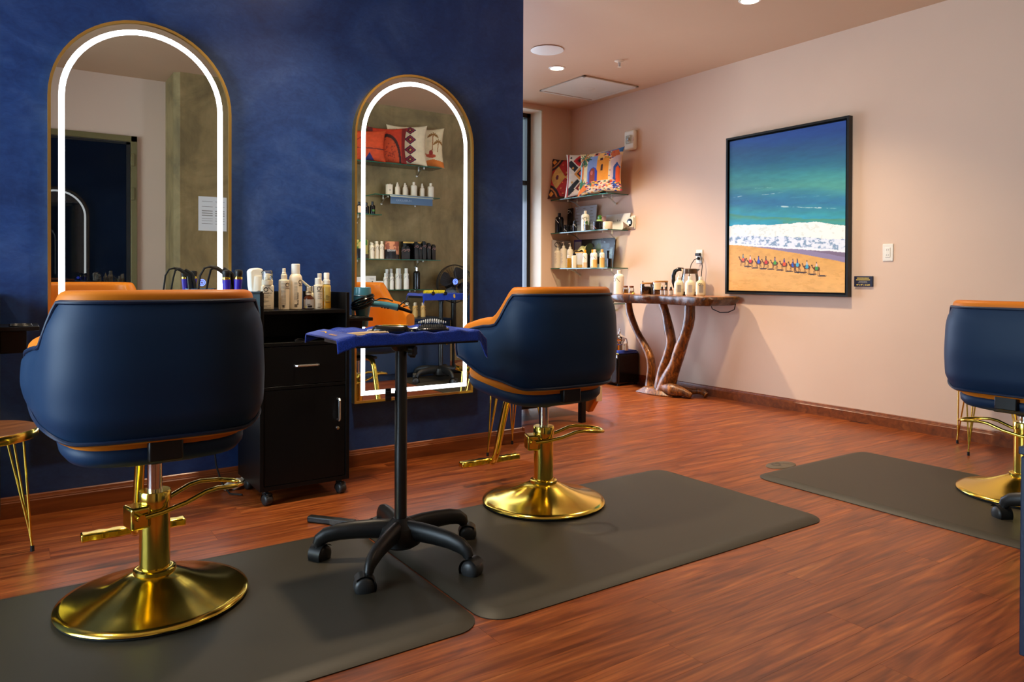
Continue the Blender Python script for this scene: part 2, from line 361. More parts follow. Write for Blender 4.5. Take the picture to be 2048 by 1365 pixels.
def print_mesh(name, rgb, fn, rough=.6):
    """grid with one printed colour per vertex; rgb is (ny, nx, 3) sRGB 0-255, row 0 at the top; fn(u, v) -> point"""
    ny, nx, _ = rgb.shape
    vs = [fn(i / (nx - 1), j / (ny - 1)) for j in range(ny) for i in range(nx)]
    fs = [(j * nx + i, (j + 1) * nx + i, (j + 1) * nx + i + 1, j * nx + i + 1) for j in range(ny - 1) for i in range(nx - 1)]
    me = bpy.data.meshes.new(name); me.from_pydata(vs, [], fs); me.update()
    c = np.clip(rgb.reshape(-1, 3) / 255., 0, 1); l = np.where(c <= .04045, c / 12.92, ((c + .055) / 1.055) ** 2.4)
    at = me.color_attributes.new('print', 'FLOAT_COLOR', 'POINT'); at.data.foreach_set('color', np.concatenate([l, np.ones((len(l), 1))], 1).astype(np.float32).ravel())
    me.polygons.foreach_set('use_smooth', [True] * len(me.polygons)); me.materials.append(mat_attr('printed_%02d' % int(rough * 100), rough))
    return me
class Canvas:
    def __init__(s, nx, ny, col):
        s.a = np.zeros((ny, nx, 3)) + np.array(col, float); s.nx, s.ny = nx, ny
        s.v, s.u = np.mgrid[0:ny, 0:nx]; s.u = s.u / (nx - 1); s.v = s.v / (ny - 1)
    def put(s, mask, col, al=1.): s.a[mask] = s.a[mask] * (1 - al) + np.array(col, float) * al
    def poly(s, pts, col, al=1.):
        m = np.zeros(s.u.shape, bool); n = len(pts)
        for i in range(n):
            x0, y0 = pts[i]; x1, y1 = pts[(i + 1) % n]
            c = ((y0 > s.v) != (y1 > s.v))
            with np.errstate(divide='ignore', invalid='ignore'): xi = (x1 - x0) * (s.v - y0) / (y1 - y0 + 1e-12) + x0
            m ^= c & (s.u < xi)
        s.put(m, col, al)
    def ell(s, cx, cy, rx, ry, col, al=1.): s.put(((s.u - cx) / rx) ** 2 + ((s.v - cy) / ry) ** 2 < 1, col, al)
    def dia(s, cx, cy, rx, ry, col): s.put(abs(s.u - cx) / rx + abs(s.v - cy) / ry < 1, col)
    def rect(s, x0, x1, y0, y1, col): s.put((s.u > x0) & (s.u < x1) & (s.v > y0) & (s.v < y1), col)
    def line(s, x0, y0, x1, y1, w, col, asp=1.):
        dx, dy = x1 - x0, (y1 - y0) * asp; L = dx * dx + dy * dy + 1e-12
        t = np.clip(((s.u - x0) * dx + (s.v - y0) * asp * dy) / L, 0, 1); d = np.hypot(s.u - x0 - t * dx, (s.v - y0) * asp - t * dy)
        s.put(d < w, col)
def fbm(nx, ny, fx, fy, seed, octv=4):
    r = np.random.RandomState(seed); out = np.zeros((ny, nx)); amp = 1.; tot = 0.
    for o in range(octv):
        gx, gy = max(2, int(fx * 2 ** o)), max(2, int(fy * 2 ** o)); g = r.rand(gy + 2, gx + 2)
        X = np.linspace(0, gx, nx, endpoint=False); Y = np.linspace(0, gy, ny, endpoint=False); xi = X.astype(int); yi = Y.astype(int)
        tx = X - xi; ty = (Y - yi)[:, None]; tx = tx * tx * (3 - 2 * tx); ty = ty * ty * (3 - 2 * ty)
        a = g[yi][:, xi]; b_ = g[yi][:, xi + 1]; c = g[yi + 1][:, xi]; d = g[yi + 1][:, xi + 1]
        out += amp * ((a * (1 - tx) + b_ * tx) * (1 - ty) + (c * (1 - tx) + d * tx) * ty); tot += amp; amp *= .55
    return out / tot
# ================================================================ the room
XL, XR, YB, YK, H = -2.3, 4.893, 3.663, 6.087, 2.756
fl = struct('floor', B().box(XL - .1, XR + .1, -.25, YK + .3, -.12, -.004), 'floor')
PW, PL = .126, 1.22
plank_me = B().box(.0003, PL - .0003, .0003, PW - .0003, -.004, 0.).mesh('plank', 'floor', 0)
row = 0; y = .28
while y < YK - .01:
    x = -.35 - ((row * .437) % 1.0) * PL
    yy = min(PW, YK - y)
    while x < XR:
        x0 = max(x, -.35); x1 = min(x + PL, XR)
        if x1 - x0 > .05:
            full = (x1 - x0) > PL - .001 and yy > PW - .001
            me = plank_me if full else B().box(.0003, x1 - x0 - .0003, .0003, yy - .0003, -.004, 0.).mesh('plank', 'floor', 0)
            link('plank', me, fl, (x0, y, 0))
        x += PL
    y += PW; row += 1
struct('ceiling', B().box(XL - .15, XR + .15, -.25, YK + .4, H, H + .1), 'ceil')
struct('wall_blue', B().box(XL - .15, 2.573, YB, YB + .13, 0, H), 'blue')
struct('wall_right', B().box(XR, XR + .12, -.25, YK + .4, 0, H), 'beige')
wk = B().box(4.52, XR, YK, YK + .26, 0, H).box(.4, 2.5, YK, YK + .26, 0, H).box(2.5, 4.52, YK, YK + .26, 2.715, H)
struct('wall_back', wk, 'beige')
struct('wall_inner', B().box(.4, .5, YB + .13, YK, 0, H), 'beige')
struct('wall_south', B().box(XL - .15, 1.18, -.2, -.06, 0, H), 'beige')
struct('wall_concrete', B().box(1.9, XR, .1, .26, 0, H), 'concrete')
struct('column', B().prism([(1.18, -.2), (1.92, -.2), (1.92, .34), (1.88, .38), (1.225, .38), (1.18, .33)], 0, H), 'concrete')
wl = B().box(XL - .12, XL, -.2, 1.25, 0, H).box(XL - .12, XL, 3.35, YB, 0, H).box(XL - .12, XL, 1.25, 3.35, 0, .35).box(XL - .12, XL, 1.25, 3.35, 2.55, H)
struct('wall_left', wl, 'beige')
# cream reveal of the tall back window
struct('trim_1', B().box(4.505, 4.5199, YK - .003, YK + .2, 0, 2.715).box(2.5, 4.5199, YK - .003, YK + .2, 2.70, 2.7149), 'cream')
def window(name, axis, a0, a1, z0, z1, pos, cols, rails):
    """axis 'x': the window lies along x at y = pos; axis 'y': along y at x = pos"""
    w = bpy.data.objects.new(name, None); COL.objects.link(w); w['kind'] = 'structure'
    def bx(b, u0, u1, zz0, zz1, d):
        return b.box(u0, u1, pos - d, pos + d, zz0, zz1) if axis == 'x' else b.box(pos - d, pos + d, u0, u1, zz0, zz1)
    t = .045
    fb = B(); bx(fb, a0, a0 + t, z0, z1, .04); bx(fb, a1 - t, a1, z0, z1, .04); bx(fb, a0, a1, z0, z0 + t, .04); bx(fb, a0, a1, z1 - t, z1, .04)
    part('window_frame', fb, 'winframe', w)
    us = [a0 + (a1 - a0) * i / cols for i in range(cols + 1)]
    for u in us[1:-1]: part('mullion', bx(B(), u - t / 2, u + t / 2, z0, z1, .035), 'winframe', w)
    for r in rails: part('rail', bx(B(), a0, a1, r - t / 2, r + t / 2, .03), 'winframe', w)
    for u0, u1 in zip(us[:-1], us[1:]): part('pane', bx(B(), u0 + .01, u1 - .01, z0 + .01, z1 - .01, .003), 'pane', w)
    return w
window('window_1', 'x', 2.5, 4.505, .02, 2.70, YK + .225, 3, [1.98])
window('window_2', 'y', 1.25, 3.35, .35, 2.55, XL - .06, 2, [])
# skirting boards
def skirting(name, pts, nrm, m='base'):
    """profile extruded along a straight run p0 -> p1, nrm pointing into the room"""
    prof = [(0, 0), (.016, 0), (.016, .062), (.013, .066), (.013, .070), (.010, .074), (.008, .083), (.004, .087), (0, .087)]
    (x0, y0), (x1, y1) = pts; b = B(); vs = []
    for (px, py) in ((x0, y0), (x1, y1)):
        for d, z in prof: vs.append((px + nrm[0] * d, py + nrm[1] * d, z))
    n = len(prof); fs = [tuple(range(n)), tuple(range(n, 2 * n))[::-1]] + [(i, (i + 1) % n, n + (i + 1) % n, n + i) for i in range(n)]
    b.add(vs, fs); return struct(name, b, m)
skirting('baseboard_blue', ((XL, YB), (2.589, YB)), (0, -1))
skirting('baseboard_partition', ((2.573, YB - .014), (2.573, YB + .144)), (1, 0))
skirting('baseboard_right', ((XR, .26), (XR, YK)), (-1, 0))
skirting('baseboard_back', ((4.53, YK), (XR, YK)), (0, -1))
skirting('baseboard_concrete', ((3.9, .26), (XR, .26)), (0, 1))
# glazed door in the wall behind, seen in the left mirror
d = bpy.data.objects.new('door_1', None); COL.objects.link(d); d['kind'] = 'structure'
DX0, DX1, DZ = .05, .945, 2.23
part('door_frame', B().box(DX0, DX0 + .05, -.06, -.03, 0, DZ).box(DX1 - .05, DX1, -.06, -.03, 0, DZ).box(DX0, DX1, -.06, -.03, DZ - .05, DZ), 'bronze', d, .003)
part('door_leaf', B().box(DX0 + .055, DX0 + .085, -.06, -.038, .02, DZ - .055).box(DX1 - .085, DX1 - .055, -.06, -.038, .02, DZ - .055).box(DX0 + .055, DX1 - .055, -.06, -.038, DZ - .075, DZ - .055).box(DX0 + .055, DX1 - .055, -.06, -.038, .02, .2), 'winframe', d)
part('pane', B().box(DX0 + .08, DX1 - .08, -.058, -.05, .19, DZ - .07), 'darkpane', d)
for z in (.35, 1.72, 2.02): part('hinge', B().box(DX1 - .052, DX1 - .022, -.034, -.018, z - .055, z + .055), 'bronze', d, .003)
# notice taped to the column
nt = thing('paper_notice', 'white printed notice taped to the concrete column', 'notice', (1.49, .3815, 1.545), PI)
part('sheet', B().box(-.118, .118, -.0012, 0, -.15, .15), 'paper', nt)
pb = B()
for i, z in enumerate((.105, .06, .02, .0, -.02, -.045, -.065, -.09)):
    for (a, c) in ((-.1, -.02), (.0, .09)): pb.add([(a, -.0016, z), (c, -.0016, z), (c, -.0016, z + (.009 if 2 <= i <= 4 else .004)), (a, -.0016, z + (.009 if 2 <= i <= 4 else .004))], [(0, 1, 2, 3)])
part('printed_lines', pb, 'greyink', nt, smooth=0)

# ---------------------------------------------------------------- ceiling fittings
def downlight(x, y, label, power=None, cone=116):
    t = thing('recessed_downlight', label, 'ceiling light', (x, y, H), 0, 'recessed ceiling downlights')
    part('trim_ring', B().lathe([(.052, -.001), (.054, -.006), (.068, -.004), (.071, -.0005)], 32), 'white', t)
    part('lamp_face', B().lathe([(.0001, -.0035), (.052, -.0035), (.053, -.001)], 32), 'lamp', t)
    l = bpy.data.lights.new('downlight_beam', 'SPOT'); l.energy = DOWNLIGHT_W if power is None else power; l.color = DOWNLIGHT_COL; l.spot_size = math.radians(cone); l.spot_blend = 1.0; l.shadow_soft_size = .07
    o = bpy.data.objects.new('downlight_beam', l); COL.objects.link(o); o.parent = t; o.location = (0, 0, -.02)
downlight(3.807, 4.926, 'glowing round downlight beside the white speaker disc', DOWNLIGHT_W * 1.9)
downlight(3.874, 3.025, 'glowing round downlight at the top edge, near the picture')
downlight(2.7, .95, 'recessed downlight above the navy cabinet, beyond the view', DOWNLIGHT_W * .5, 92)
downlight(1.22, 2.92, 'recessed downlight above the black cabinet, beyond the view', DOWNLIGHT_W * .8)
downlight(-.95, 2.92, 'recessed downlight left of the large mirror, beyond the view', DOWNLIGHT_W * .4)
sp = thing('ceiling_speaker', 'flat round white speaker set in the ceiling', 'speaker', (3.44, 4.575, H))
part('rim', B().lathe([(.125, 0), (.128, -.006), (.118, -.008)], 40), 'white', sp)
part('grille', B().lathe([(.0001, -.007), (.119, -.0072), (.121, 0)], 40), 'speaker', sp)
vt = thing('air_diffuser', 'square white air diffuser panel on the ceiling', 'vent', (4.452, 5.282, H))
s_ = .325; q = B()
for (a, c) in ((s_, s_ - .03),):
    q.prism([(-a, -a), (a, -a), (a, a), (-a, a)], -.012, 0)
part('frame', B().box(-s_, s_, -s_, -s_ + .03, -.014, 0).box(-s_, s_, s_ - .03, s_, -.014, 0).box(-s_, -s_ + .03, -s_, s_, -.014, 0).box(s_ - .03, s_, -s_, s_, -.014, 0), 'vent', vt, .004)
part('plate', B().box(-s_ + .03, s_ - .03, -s_ + .03, s_ - .03, -.008, 0), 'vent', vt)
part('hub', B().lathe([(.0001, -.012), (.05, -.011), (.06, -.008)], 28), 'vent', vt)
sk = thing('fire_sprinkler', 'small pendant fire sprinkler on the ceiling', 'sprinkler', (4.099, 4.476, H))
part('escutcheon', B().lathe([(.012, -.012), (.03, -.006), (.042, -.001), (.042, 0)], 24), 'ivory', sk)
part('frame_arms', B().tube([(-.012, 0, -.01), (-.010, 0, -.03), (0, 0, -.045)], .0025, 6).tube([(.012, 0, -.01), (.010, 0, -.03), (0, 0, -.045)], .0025, 6).cyl((0, 0, -.01), (0, 0, -.042), .003, n=8), 'steel', sk)
part('deflector', B().lathe([(.0001, -.05), (.017, -.049), (.017, -.047), (.0001, -.046)], 16), 'ivory', sk)

# ================================================================ arched mirrors
def arch(w, z0, z1, off, n=28):
    """closed outline of a round-topped door shape, inset by off; x right, z up, starting bottom left"""
    a = w / 2 - off; zc = z1 - w / 2; pts = [(-a, z0 + off), (a, z0 + off)]
    for i in range(n + 1): t = PI * i / n; pts.append((a * math.cos(t), zc + a * math.sin(t)))
    return pts
def ring(b, o, i, y):
    n = len(o); b.add([(p[0], y, p[1]) for p in o] + [(p[0], y, p[1]) for p in i], [(k, (k + 1) % n, n + (k + 1) % n, n + k) for k in range(n)]); return b
def arched_mirror(x, w, z0, z1, label, icon):
    t = thing('arched_mirror', label, 'mirror', (x, YB, 0), 0, 'arched light-up mirrors on the navy wall')
    A = lambda o: arch(w, z0, z1, o)
    D = .042; b = B(); o0, o1 = A(0), A(.011); n = len(o0)
    loops = [[(p[0], 0, p[1]) for p in o0], [(p[0], -D, p[1]) for p in o0], [(p[0], -D, p[1]) for p in o1], [(p[0], -D + .009, p[1]) for p in o1]]
    vs = [p for l in loops for p in l]; fs = [(k + j * n, (k + 1) % n + j * n, (k + 1) % n + (j + 1) * n, k + (j + 1) * n) for j in range(3) for k in range(n)]
    part('frame', b.add(vs, fs), 'goldb', t, smooth=30)
    g = -D + .0095
    part('back_panel', B().prism(A(.004), -.004, -.0005, 'y'), 'black', t)
    part('outer_glass', ring(B(), A(.010), A(.038), g), 'mirror', t, smooth=0)
    part('light_strip', ring(B(), A(.038), A(.061), g), 'strip', t, smooth=0, label='glowing white light strip')
    a = A(.061); part('glass', B().add([(p[0], g, p[1]) for p in a], [tuple(range(len(a)))]), 'mirror', t, smooth=0)
    ib = B(); ix, iz = icon
    for (r0, r1, a0, a1) in ((.0125, .0155, .0, 2 * PI), (.006, .0088, PI * .65, PI * 2.35)):
        m = 24; vs = []
        for k in range(m + 1): tt = a0 + (a1 - a0) * k / m; vs += [(ix + r0 * math.cos(tt), g - .0008, iz + r0 * math.sin(tt)), (ix + r1 * math.cos(tt), g - .0008, iz + r1 * math.sin(tt))]
        ib.add(vs, [(2 * k, 2 * k + 1, 2 * k + 3, 2 * k + 2) for k in range(m)])
    ib.add([(ix - .0012, g - .0008, iz), (ix + .0012, g - .0008, iz), (ix + .0012, g - .0008, iz + .009), (ix - .0012, g - .0008, iz + .009)], [(0, 1, 2, 3)])
    part('touch_switch', ib, 'ledblue', t, smooth=0)
    return t
arched_mirror(.502, .733, .34, 2.122, 'large arched mirror behind the nearest styling chair', (.238, .968))
arched_mirror(1.842, .718, .336, 2.096, 'arched mirror right of the black cabinet, reflecting the cushions', (.246, .972))
# shallow trowel scratches of the plaster
# ================================================================ picture, plaque, plates on the beige wall
PN = 300; PM = 356
cv = Canvas(PN, PM, (60, 130, 150))
vv = cv.v - .085 * cv.u; n1 = fbm(PN, PM, 5, 40, 3); n2 = fbm(PN, PM, 12, 60, 9, 3); n3 = fbm(PN, PM, 30, 30, 5)
keys = [(-.09, (38, 74, 150)), (.0, (38, 82, 146)), (.06, (42, 90, 134)), (.15, (40, 106, 134)), (.23, (60, 142, 146)), (.30, (74, 150, 140)), (.36, (48, 122, 150)), (.40, (44, 112, 150)), (.46, (52, 142, 152)), (.485, (48, 150, 176)), (.50, (78, 146, 116)), (.53, (46, 150, 170)), (.58, (44, 158, 188)), (.64, (40, 148, 184)), (.70, (40, 140, 180))]
kv = np.array([k[0] for k in keys]); w_ = vv + (n1 - .5) * .05
cv.a = np.stack([np.interp(w_, kv, [k[1][c] for k in keys]) for c in range(3)], -1) * (0.93 + .14 * n2[..., None])
for (u0, u1, v0, th, al, sl) in ((.38, .94, .425, .0045, .75, 0.), (.20, .42, .312, .0028, .4, -.02), (.03, .16, .375, .0035, .7, -.12), (.28, .50, .358, .0035, .6, -.10), (.55, .95, .37, .002, .3, -.06)):
    w2 = np.clip((th * (.25 + 1.2 * n2) - abs(vv - v0 - sl * (cv.u - u0) - (n1 - .5) * .012)) / (th * .6), 0, 1) * np.clip((cv.u - u0) / .05, 0, 1) * np.clip((u1 - cv.u) / .05, 0, 1) * np.clip((n3 - .38) * 6, 0, 1) * al
    cv.a = cv.a * (1 - w2[..., None]) + np.array((214, 230, 220.)) * w2[..., None]
cv.put((vv > .52) & (vv < .548) & (cv.u > .5) & (n1 > .4), (84, 144, 104), .55)
nz = (fbm(PN, PM, 8, 8, 21) - .5)
top = .565 + .02 * cv.u + .05 * np.clip(cv.u - .8, 0, 1) * 2 + nz * .03
fo = .632 + .055 * cv.u + nz * .03; sh = .693 + .072 * cv.u + nz * .012; sa = .693 + .13 * cv.u ** 1.3 + nz * .006
cv.put(cv.v > top, (236, 240, 232)); m = (cv.v > fo); f2 = fbm(PN, PM, 44, 74, 33, 3)
cv.put(m, (196, 208, 226)); cv.put(m & (f2 > .5), (222, 230, 238)); cv.put(m & (f2 < .40), (128, 156, 182)); cv.put((cv.v > top) & (cv.v < fo) & (f2 < .34), (206, 214, 204), .6)
cv.put((cv.v > sh - .012) & (cv.v < sh), (232, 236, 240)); cv.put(cv.v > sh, (120, 104, 128)); cv.put((cv.v > sh) & (cv.v > sa - .03), (148, 140, 176), .6)
sand = np.stack([np.interp(cv.v, [.69, .8, .9, 1.], [c0, c1, c2, c3]) for c0, c1, c2, c3 in ((214, 216, 226, 232), (158, 162, 172, 180), (74, 84, 98, 108))], -1) * (.94 + .12 * fbm(PN, PM, 20, 60, 12)[..., None])
mk = cv.v > sa; cv.a[mk] = sand[mk]; cv.put(mk & (fbm(PN, PM, 16, 60, 44) < .36), (176, 126, 58), .18)
cam_x = [345, 465, 600, 718, 858, 1000, 1130, 1195, 1332, 1468]; cam_y = [735, 757, 765, 772, 782, 800, 812, 812, 838, 862]
cl = [(216, 84, 46), (214, 48, 44), (40, 92, 196), (206, 50, 40), (70, 160, 60), (226, 84, 40), (34, 84, 190), (70, 170, 200), (60, 160, 190), (70, 150, 70)]
rd = [(70, 120, 130), (214, 190, 190), (50, 60, 160), (50, 50, 60), (100, 80, 130), (80, 50, 130), (110, 110, 150), (40, 50, 120), (170, 180, 190), (216, 190, 190)]
for i, (cxp, cyp) in enumerate(zip(cam_x, cam_y)):
    u = (cxp - 105) / 1745.; Hc = 2313 + (2690 - 2313) * u; fy = 1 - (1120 + 10 * u - cyp) / Hc; k = .85 + .15 * (i / 9.)
    asp = PM / PN * .98
    cv.ell(u + .045, fy + .004, .034, .0045, (54, 46, 52)); br = (96, 52, 28)
    for lx, fx in ((-.019, -.023), (-.012, -.011), (.013, .011), (.020, .024)): cv.line(u + lx, fy - .034 * k, u + fx, fy, .0021, (84, 48, 28))
    cv.ell(u + .001, fy - .040 * k, .026 * k, .0135, br); cv.ell(u + .016, fy - .038, .012, .012, br)
    cv.line(u - .020, fy - .038, u - .031, fy - .047, .0046, br); cv.line(u - .031, fy - .047, u - .035, fy - .060, .0036, br); cv.line(u - .035, fy - .060, u - .041, fy - .0585, .0033, (74, 44, 28))
    cv.poly([(u - .009, fy - .056), (u + .010, fy - .058), (u + .014, fy - .036), (u + .002, fy - .029), (u - .012, fy - .034)], cl[i])
    cv.poly([(u - .006, fy - .052), (u - .0045, fy - .072), (u + .0045, fy - .072), (u + .0075, fy - .052)], rd[i]); cv.ell(u, fy - .076, .0042, .005, (44, 34, 38))
pic = thing('framed_picture', 'large framed seaside picture of a camel caravan on orange sand', 'picture', (XR, 3.478, .868), -PI / 2)
PWd, PHt = 1.07, 1.27
part('frame', B().box(-PWd / 2, PWd / 2, -.045, 0, 0, .016).box(-PWd / 2, PWd / 2, -.045, 0, PHt - .016, PHt).box(-PWd / 2, -PWd / 2 + .016, -.045, 0, .016, PHt - .016).box(PWd / 2 - .016, PWd / 2, -.045, 0, .016, PHt - .016), 'frame', pic)
part('backing', B().box(-PWd / 2 + .016, PWd / 2 - .016, -.012, -.002, .016, PHt - .016), 'black', pic)
cw, chh = 1.012, 1.212; zc0 = (PHt - chh) / 2
part('canvas_block', B().box(-cw / 2, cw / 2, -.033, -.012, zc0, zc0 + chh), 'black', pic)
link('canvas_print', print_mesh('canvas_print', cv.a, lambda u, v: ((u - .5) * cw, -.0335, zc0 + (1 - v) * chh), .5), pic)
pl = thing('price_plaque', 'small navy price plaque beside the seaside picture', 'plaque', (XR, 2.85, .978), -PI / 2)
part('plate', B().box(-.067, .067, -.012, 0, -.0365, .0365), 'plaque', pl, .0015)
tb = B()
put_text(tb, '40" x 48"  |  $1,200', .0125, T(0, -.0125, -.0275) @ FRONT, .0004)
def wordbar(b, x0, x1, z, h, y, seed):
    r = random.Random(seed); x = x0
    while x < x1: w = min(r.uniform(.0022, .0075), x1 - x); b.add([(x, y, z), (x + w, y, z), (x + w, y, z + h), (x, y, z + h)], [(0, 1, 2, 3)]); x += w + .0012
wordbar(tb, -.045, .043, .0205, .005, -.0125, 1); wordbar(tb, -.051, .049, .0085, .0048, -.0125, 2)
o = part('gold_lettering', tb, 'gtext', pl, smooth=0); o['kind'] = 'stuff'
tb = B(); wordbar(tb, -.03, .028, -.003, .0035, -.0125, 3); wordbar(tb, -.036, .03, -.010, .0035, -.0125, 4); o = part('grey_lettering', tb, 'greyink', pl, smooth=0); o['kind'] = 'stuff'
def outlet(y, z, label, plug=False):
    t = thing('wall_outlet', label, 'outlet', (XR, y, z), -PI / 2, 'duplex outlets')
    part('cover_plate', B().box(-.036, .036, -.006, 0, -.058, .058), 'white', t, .003)
    part('receptacle', B().box(-.017, .017, -.0085, 0, -.034, .034), 'white', t, .0015)
    for zz in (.017, -.017): part('slots', B().box(-.0075, -.0055, -.0089, -.008, zz - .004, zz + .005).box(.0055, .0075, -.0089, -.008, zz - .004, zz + .005).lathe([(.0001, 0), (.0022, 0)], 8, (0, 0, 0)).xf(T(0, 0, 0)), 'ink', t, smooth=0)
    return t
outlet(2.682, 1.174, 'white wall outlet right of the seaside picture')
outlet(4.323, 1.181, 'white wall outlet above the root table with two black plugs')
al = thing('fire_strobe', 'white fire alarm strobe high on the beige wall', 'alarm', (XR, 5.157, 2.298), -PI / 2)
part('housing', B().box(-.072, .072, -.045, 0, -.094, .094), 'white', al, .02, 4)
part('lens', B().box(-.032, .032, -.062, -.04, -.035, .045), 'glass', al, .012, 3)
part('reflector', B().lathe([(.022, 0), (.012, .02)], 16).xf(T(0, -.047, .005) @ RX(PI / 2)), 'chrome', al)
part('red_lettering', put_text(B(), 'FIRE', .02, T(.05, -.0455, 0) @ FRONT @ RZ(-PI / 2)), mat('red_ink', S(170, 40, 40), .5), al, smooth=0)
th = thing('thermostat', 'square white thermostat with round dark screen on the wall', 'thermostat', (XR, 5.154, 1.518), -PI / 2)
part('wall_plate', B().box(-.062, .05, -.008, 0, -.06, .066), 'white', th, .004)
part('body', B().box(-.06, .04, -.026, -.008, -.048, .052), 'white', th, .008, 3)
part('dial', B().lathe([(.0001, .004), (.036, .003), (.038, 0)], 32).xf(T(-.01, -.026, .002) @ RX(PI / 2)), 'brush', th)
part('screen', B().box(-.026, .008, -.0306, -.0302, -.012, .016), mat('pale_screen', S(170, 200, 205), .4, emis=S(170, 200, 205), es=.5), th)
# ================================================================ floor mats
def mat_obj(name, x0, x1, y0, y1, label, corner=.09):
    b = B(); r = corner
    def outline(ins):
        pts = []
        for (cx, cy, a0) in ((x1 - r, y1 - r, 0), (x0 + r, y1 - r, PI / 2), (x0 + r, y0 + r, PI), (x1 - r, y0 + r, 1.5 * PI)):
            for k in range(9): a = a0 + PI / 2 * k / 8; pts.append((cx + (r - ins) * math.cos(a), cy + (r - ins) * math.sin(a)))
        return pts
    loops = [(0, 0.0005), (0, .003), (.008, .007), (.035, .0155), (.05, .017), (.055, .017)]
    n = 36; vs = []
    for ins, z in loops: vs += [(p[0], p[1], z) for p in outline(ins)]
    fs = [(k + j * n, (k + 1) % n + j * n, (k + 1) % n + (j + 1) * n, k + (j + 1) * n) for j in range(len(loops) - 1) for k in range(n)] + [tuple(range((len(loops) - 1) * n, len(loops) * n)), tuple(range(n))[::-1]]
    o = solo('floor_mat', b.add(vs, fs), 'mat', label, 'floor mat', group='black salon floor mats', smooth=50)
    return o
mat_obj('floor_mat', -.52, 1.128, 1.775, 2.745, 'black floor mat under the nearest styling chair, at bottom left')
mat_obj('floor_mat', 1.136, 2.80, 1.775, 2.735, 'black floor mat under the middle styling chair')
m3 = thing('floor_mat', 'black floor mat under the right styling chair, with an oval tab', 'floor mat', (0, 0, 0), 0, 'black salon floor mats')
o = mat_obj('floor_mat', 3.085, 4.05, .72, 2.375, 'tmp')
for k in ('label', 'category', 'group'): del o[k]
o.name = 'mat_body'; o.parent = m3
part('logo_tab', B().lathe([(.0001, .004), (.094, .004), (.1, .001), (.1, 0)], 28, (3.40, 2.435, .0005), 1., .6), mat('tab_rubber', S(86, 74, 58), .6), m3)
lb = B(); logo_flat(lb, 0, 0, .05); lb.xf(T(3.40, 2.45, .0052) @ RX(-PI / 2) @ RZ(0)); part('tab_mark', lb, 'ink', m3, smooth=0)
# ================================================================ styling chairs
def sstep(a, b, x):
    t = min(1., max(0., (x - a) / (b - a))); return t * t * (3 - 2 * t)
def lerp_tab(tab, z):
    if z <= tab[0][0]: return tab[0][1]
    for (a, va), (b, vb) in zip(tab[:-1], tab[1:]):
        if z <= b: t = (z - a) / (b - a); t = t * t * (3 - 2 * t); return va + (vb - va) * t
    return tab[-1][1]
SH_WB = [(.50, .262), (.535, .280), (.585, .290), (.68, .292), (.80, .288), (.94, .268)]
SH_WA = [(.50, .27), (.535, .290), (.585, .312), (.68, .330), (.80, .322), (.94, .29)]
SH_D = [(.50, .20), (.60, .226), (.72, .236), (.94, .224)]
def sh_zb(s): a = abs(s); return .524 + .034 * sstep(.28, .6, a) + .075 * sstep(.56, 1.0, a)
def sh_zt(s): a = abs(s); return .920 - .128 * sstep(.465, .625, a) - .03 * sstep(.6, .9, a) - .05 * sstep(.84, 1.0, a)
def sh_pt(s, z):
    a = abs(s); wb, wa = lerp_tab(SH_WB, z), lerp_tab(SH_WA, z); w = wb + (wa - wb) * sstep(.50, .80, a); dd = lerp_tab(SH_D, z)
    if a <= .62:
        p = a / .62 * PI / 2; x = w * math.sin(p) ** .62; y = -dd * max(0., math.cos(p)) ** .62
    else:
        q = (a - .62) / .38; x = w * (1 - .05 * q * q); y = .235 * q
    return Vector((math.copysign(x, s) if a > 1e-9 else 0., y, z))
def sh_nrm(s, z):
    e = .012; s0, s1 = max(-1, s - e), min(1, s + e); tu = sh_pt(s1, z) - sh_pt(s0, z); tv = sh_pt(s, z + .01) - sh_pt(s, z - .01)
    return tu.cross(tv).normalized()
def sh_off(s, z, o): return sh_pt(s, z) + sh_nrm(s, z) * o
def slab(b, a, y0, y1, prof, tilt=0., ex=.55, n=48):
    """soft slab: rings (inset, z) over a superellipse plan"""
    cy, hb = (y0 + y1) / 2, (y1 - y0) / 2; vs = []
    for ins, z in prof:
        for k in range(n):
            t = 2 * PI * k / n; c, s = math.cos(t), math.sin(t)
            x = (a - ins) * math.copysign(abs(c) ** ex, c); y = cy + (hb - ins) * math.copysign(abs(s) ** ex, s); vs.append((x, y, z + tilt * y))
    m = len(prof); fs = [(k + j * n, (k + 1) % n + j * n, (k + 1) % n + (j + 1) * n, k + (j + 1) * n) for j in range(m - 1) for k in range(n)]
    fs += [tuple(range(n))[::-1], tuple(range((m - 1) * n, m * n))]
    return b.add(vs, fs)
